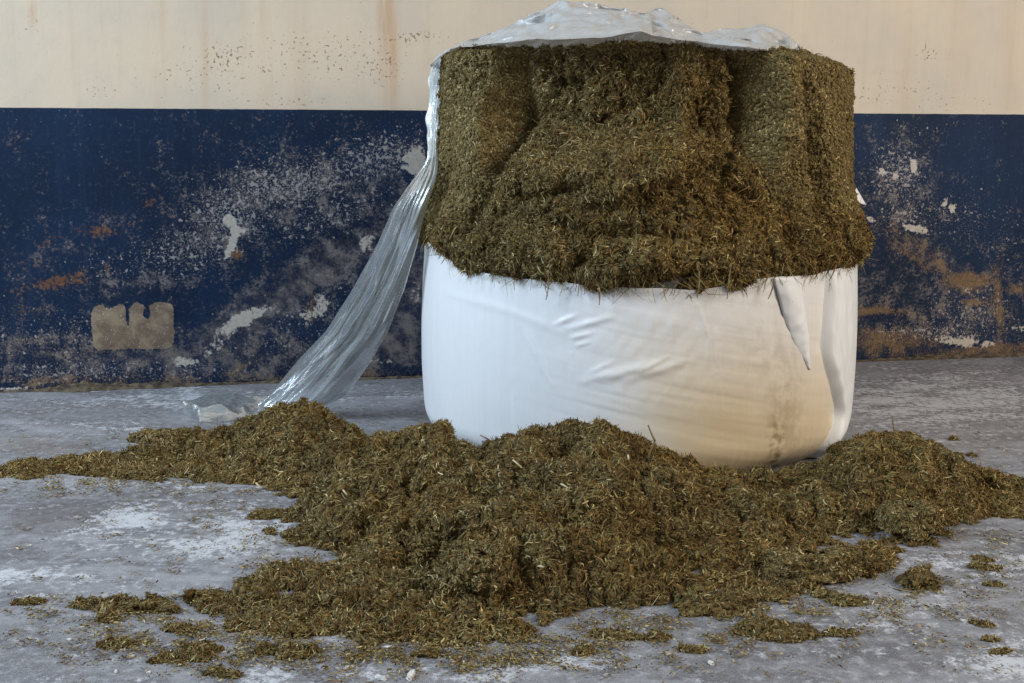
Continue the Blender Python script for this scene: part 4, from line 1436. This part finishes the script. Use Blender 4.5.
# white chips of plaster on the floor
for k, (u, v, s, lab) in enumerate([(387, 649, .009, 'white chip on floor in front of the heap'), (411, 677, .014, 'largest white chip, at the bottom edge of the floor'), (380, 679, .010, 'white chip just left of the largest one'), (349, 668, .007, 'small white chip left of the two near the bottom edge'),
                                    (203, 642, .008, 'white chip beside the front left clump'), (685, 651, .007, 'white chip beside a small clump right of the heap centre'), (711, 664, .008, 'thin white chip on the floor at the lower right of centre'), (478, 645, .007, 'white chip under the front edge of the heap'),
                                    (132, 657, .005, 'tiny white chip among crumbs at front left'), (116, 672, .005, 'tiny white chip in the lower left corner'), (69, 640, .005, 'tiny white chip left of the front left crumbs'), (149, 673, .005, 'tiny white chip nearest the bottom at the left'), (30, 546, .005, 'lone white chip on dark floor far left')]):
    nt = 9
    t = np.linspace(0, 2 * math.pi, nt, endpoint=False)
    rr = 1 + .35 * np.sin(t * 2 + k) + .2 * np.sin(t * 3 + 2 * k)
    lo = np.stack([np.cos(t) * rr * s, np.sin(t) * rr * s * .6, 0 * t + .0008], 1)
    hi = lo * A([.72, .72, 1]) + A([0, 0, s * .45])
    V = np.concatenate([lo, hi, [[0, 0, s * .5]]])
    F = np.stack([np.arange(nt), (np.arange(nt) + 1) % nt, nt + (np.arange(nt) + 1) % nt, nt + np.arange(nt)], 1)
    T = np.stack([nt + np.arange(nt), nt + (np.arange(nt) + 1) % nt, np.full(nt, 2 * nt)], 1)
    o = mesh_obj('plaster_chip', V, F, M_FLAKE, tris=T, smooth=False)
    o.location = at_z(u, v, 0)
    o.rotation_euler = (0, 0, k * 1.3)
    tag(o, lab, 'chip', 'white plaster chips on the floor')


def build_wall_dirt():
    """Low drift of dirt and crumbled plaster along the foot of the wall."""
    s = np.arange(-1.6, 6.0, .008)
    k = np.linspace(0, 1, 9)
    SS, K = np.meshgrid(s, k)
    SS, K = SS.ravel(), K.ravel()
    P = W0[None] + WD[None] * SS[:, None]
    u, v = project(P)
    big = .0035 + .016 * gauss(u, 0 * u, 92, 0, 34, 1) + .010 * gauss(u, 0 * u, 170, 0, 20, 1) + .005 * gauss(u, 0 * u, 320, 0, 90, 1) + .008 * gauss(u, 0 * u, 950, 0, 120, 1)
    nz = 1 + .8 * fbm(P, 9, 4, 3) + .4 * fbm(P, 40, 2, 4)
    h = np.maximum(big * nz, .002)
    V = P + WN[None] * (.005 + h * 1.8 * K)[:, None]
    V[:, 2] = np.maximum(h * (1 - K) ** .8 * (1 + .4 * fbm(V, 60, 2, 6)), 0) + .0005
    V += WN[None] * .006
    o = mesh_obj('dirt_drift', V, grid_faces(9, len(s)), M_DIRT)
    tag(o, 'narrow drift of brown dirt along the foot of the back wall', 'dirt', kind='stuff')


build_wall_dirt()

# ------------------------------------------------------------------ light: cool from a doorway at left, warm from the right
def area(name, loc, aim, size, size_y, power, col):
    l = bpy.data.lights.new(name, 'AREA')
    l.shape = 'RECTANGLE'
    l.size, l.size_y, l.energy, l.color = size, size_y, power, col
    o = bpy.data.objects.new(name, l)
    COL.objects.link(o)
    d = A(aim, float) - A(loc, float)
    o.location = loc
    from mathutils import Vector
    o.rotation_euler = Vector(d).to_track_quat('-Z', 'Y').to_euler()


area('doorway_daylight', (-4.3, 1.15, 3.2), (0.3, 3.4, .5), 2.0, 2.0, 335, (.72, .87, 1.0))
area('warm_right_light', (4.4, 0.5, 2.8), (1.1, 4.0, .5), 2.0, 2.4, 225, (1.0, .90, .77))  # warm light from the right, its source unseen
world = bpy.data.worlds.new('world')
scene.world = world
world.use_nodes = True
bg = world.node_tree.nodes['Background']
bg.inputs[0].default_value = (.80, .88, 1.0, 1)
bg.inputs[1].default_value = .22

vs_ = scene.view_settings
vs_.view_transform = 'Standard'
vs_.look = 'None'
vs_.gamma = 1.0
vs_.exposure = 0.0
vs_.use_curve_mapping = False
scene.cycles.max_bounces = 8
scene.cycles.transparent_max_bounces = 16
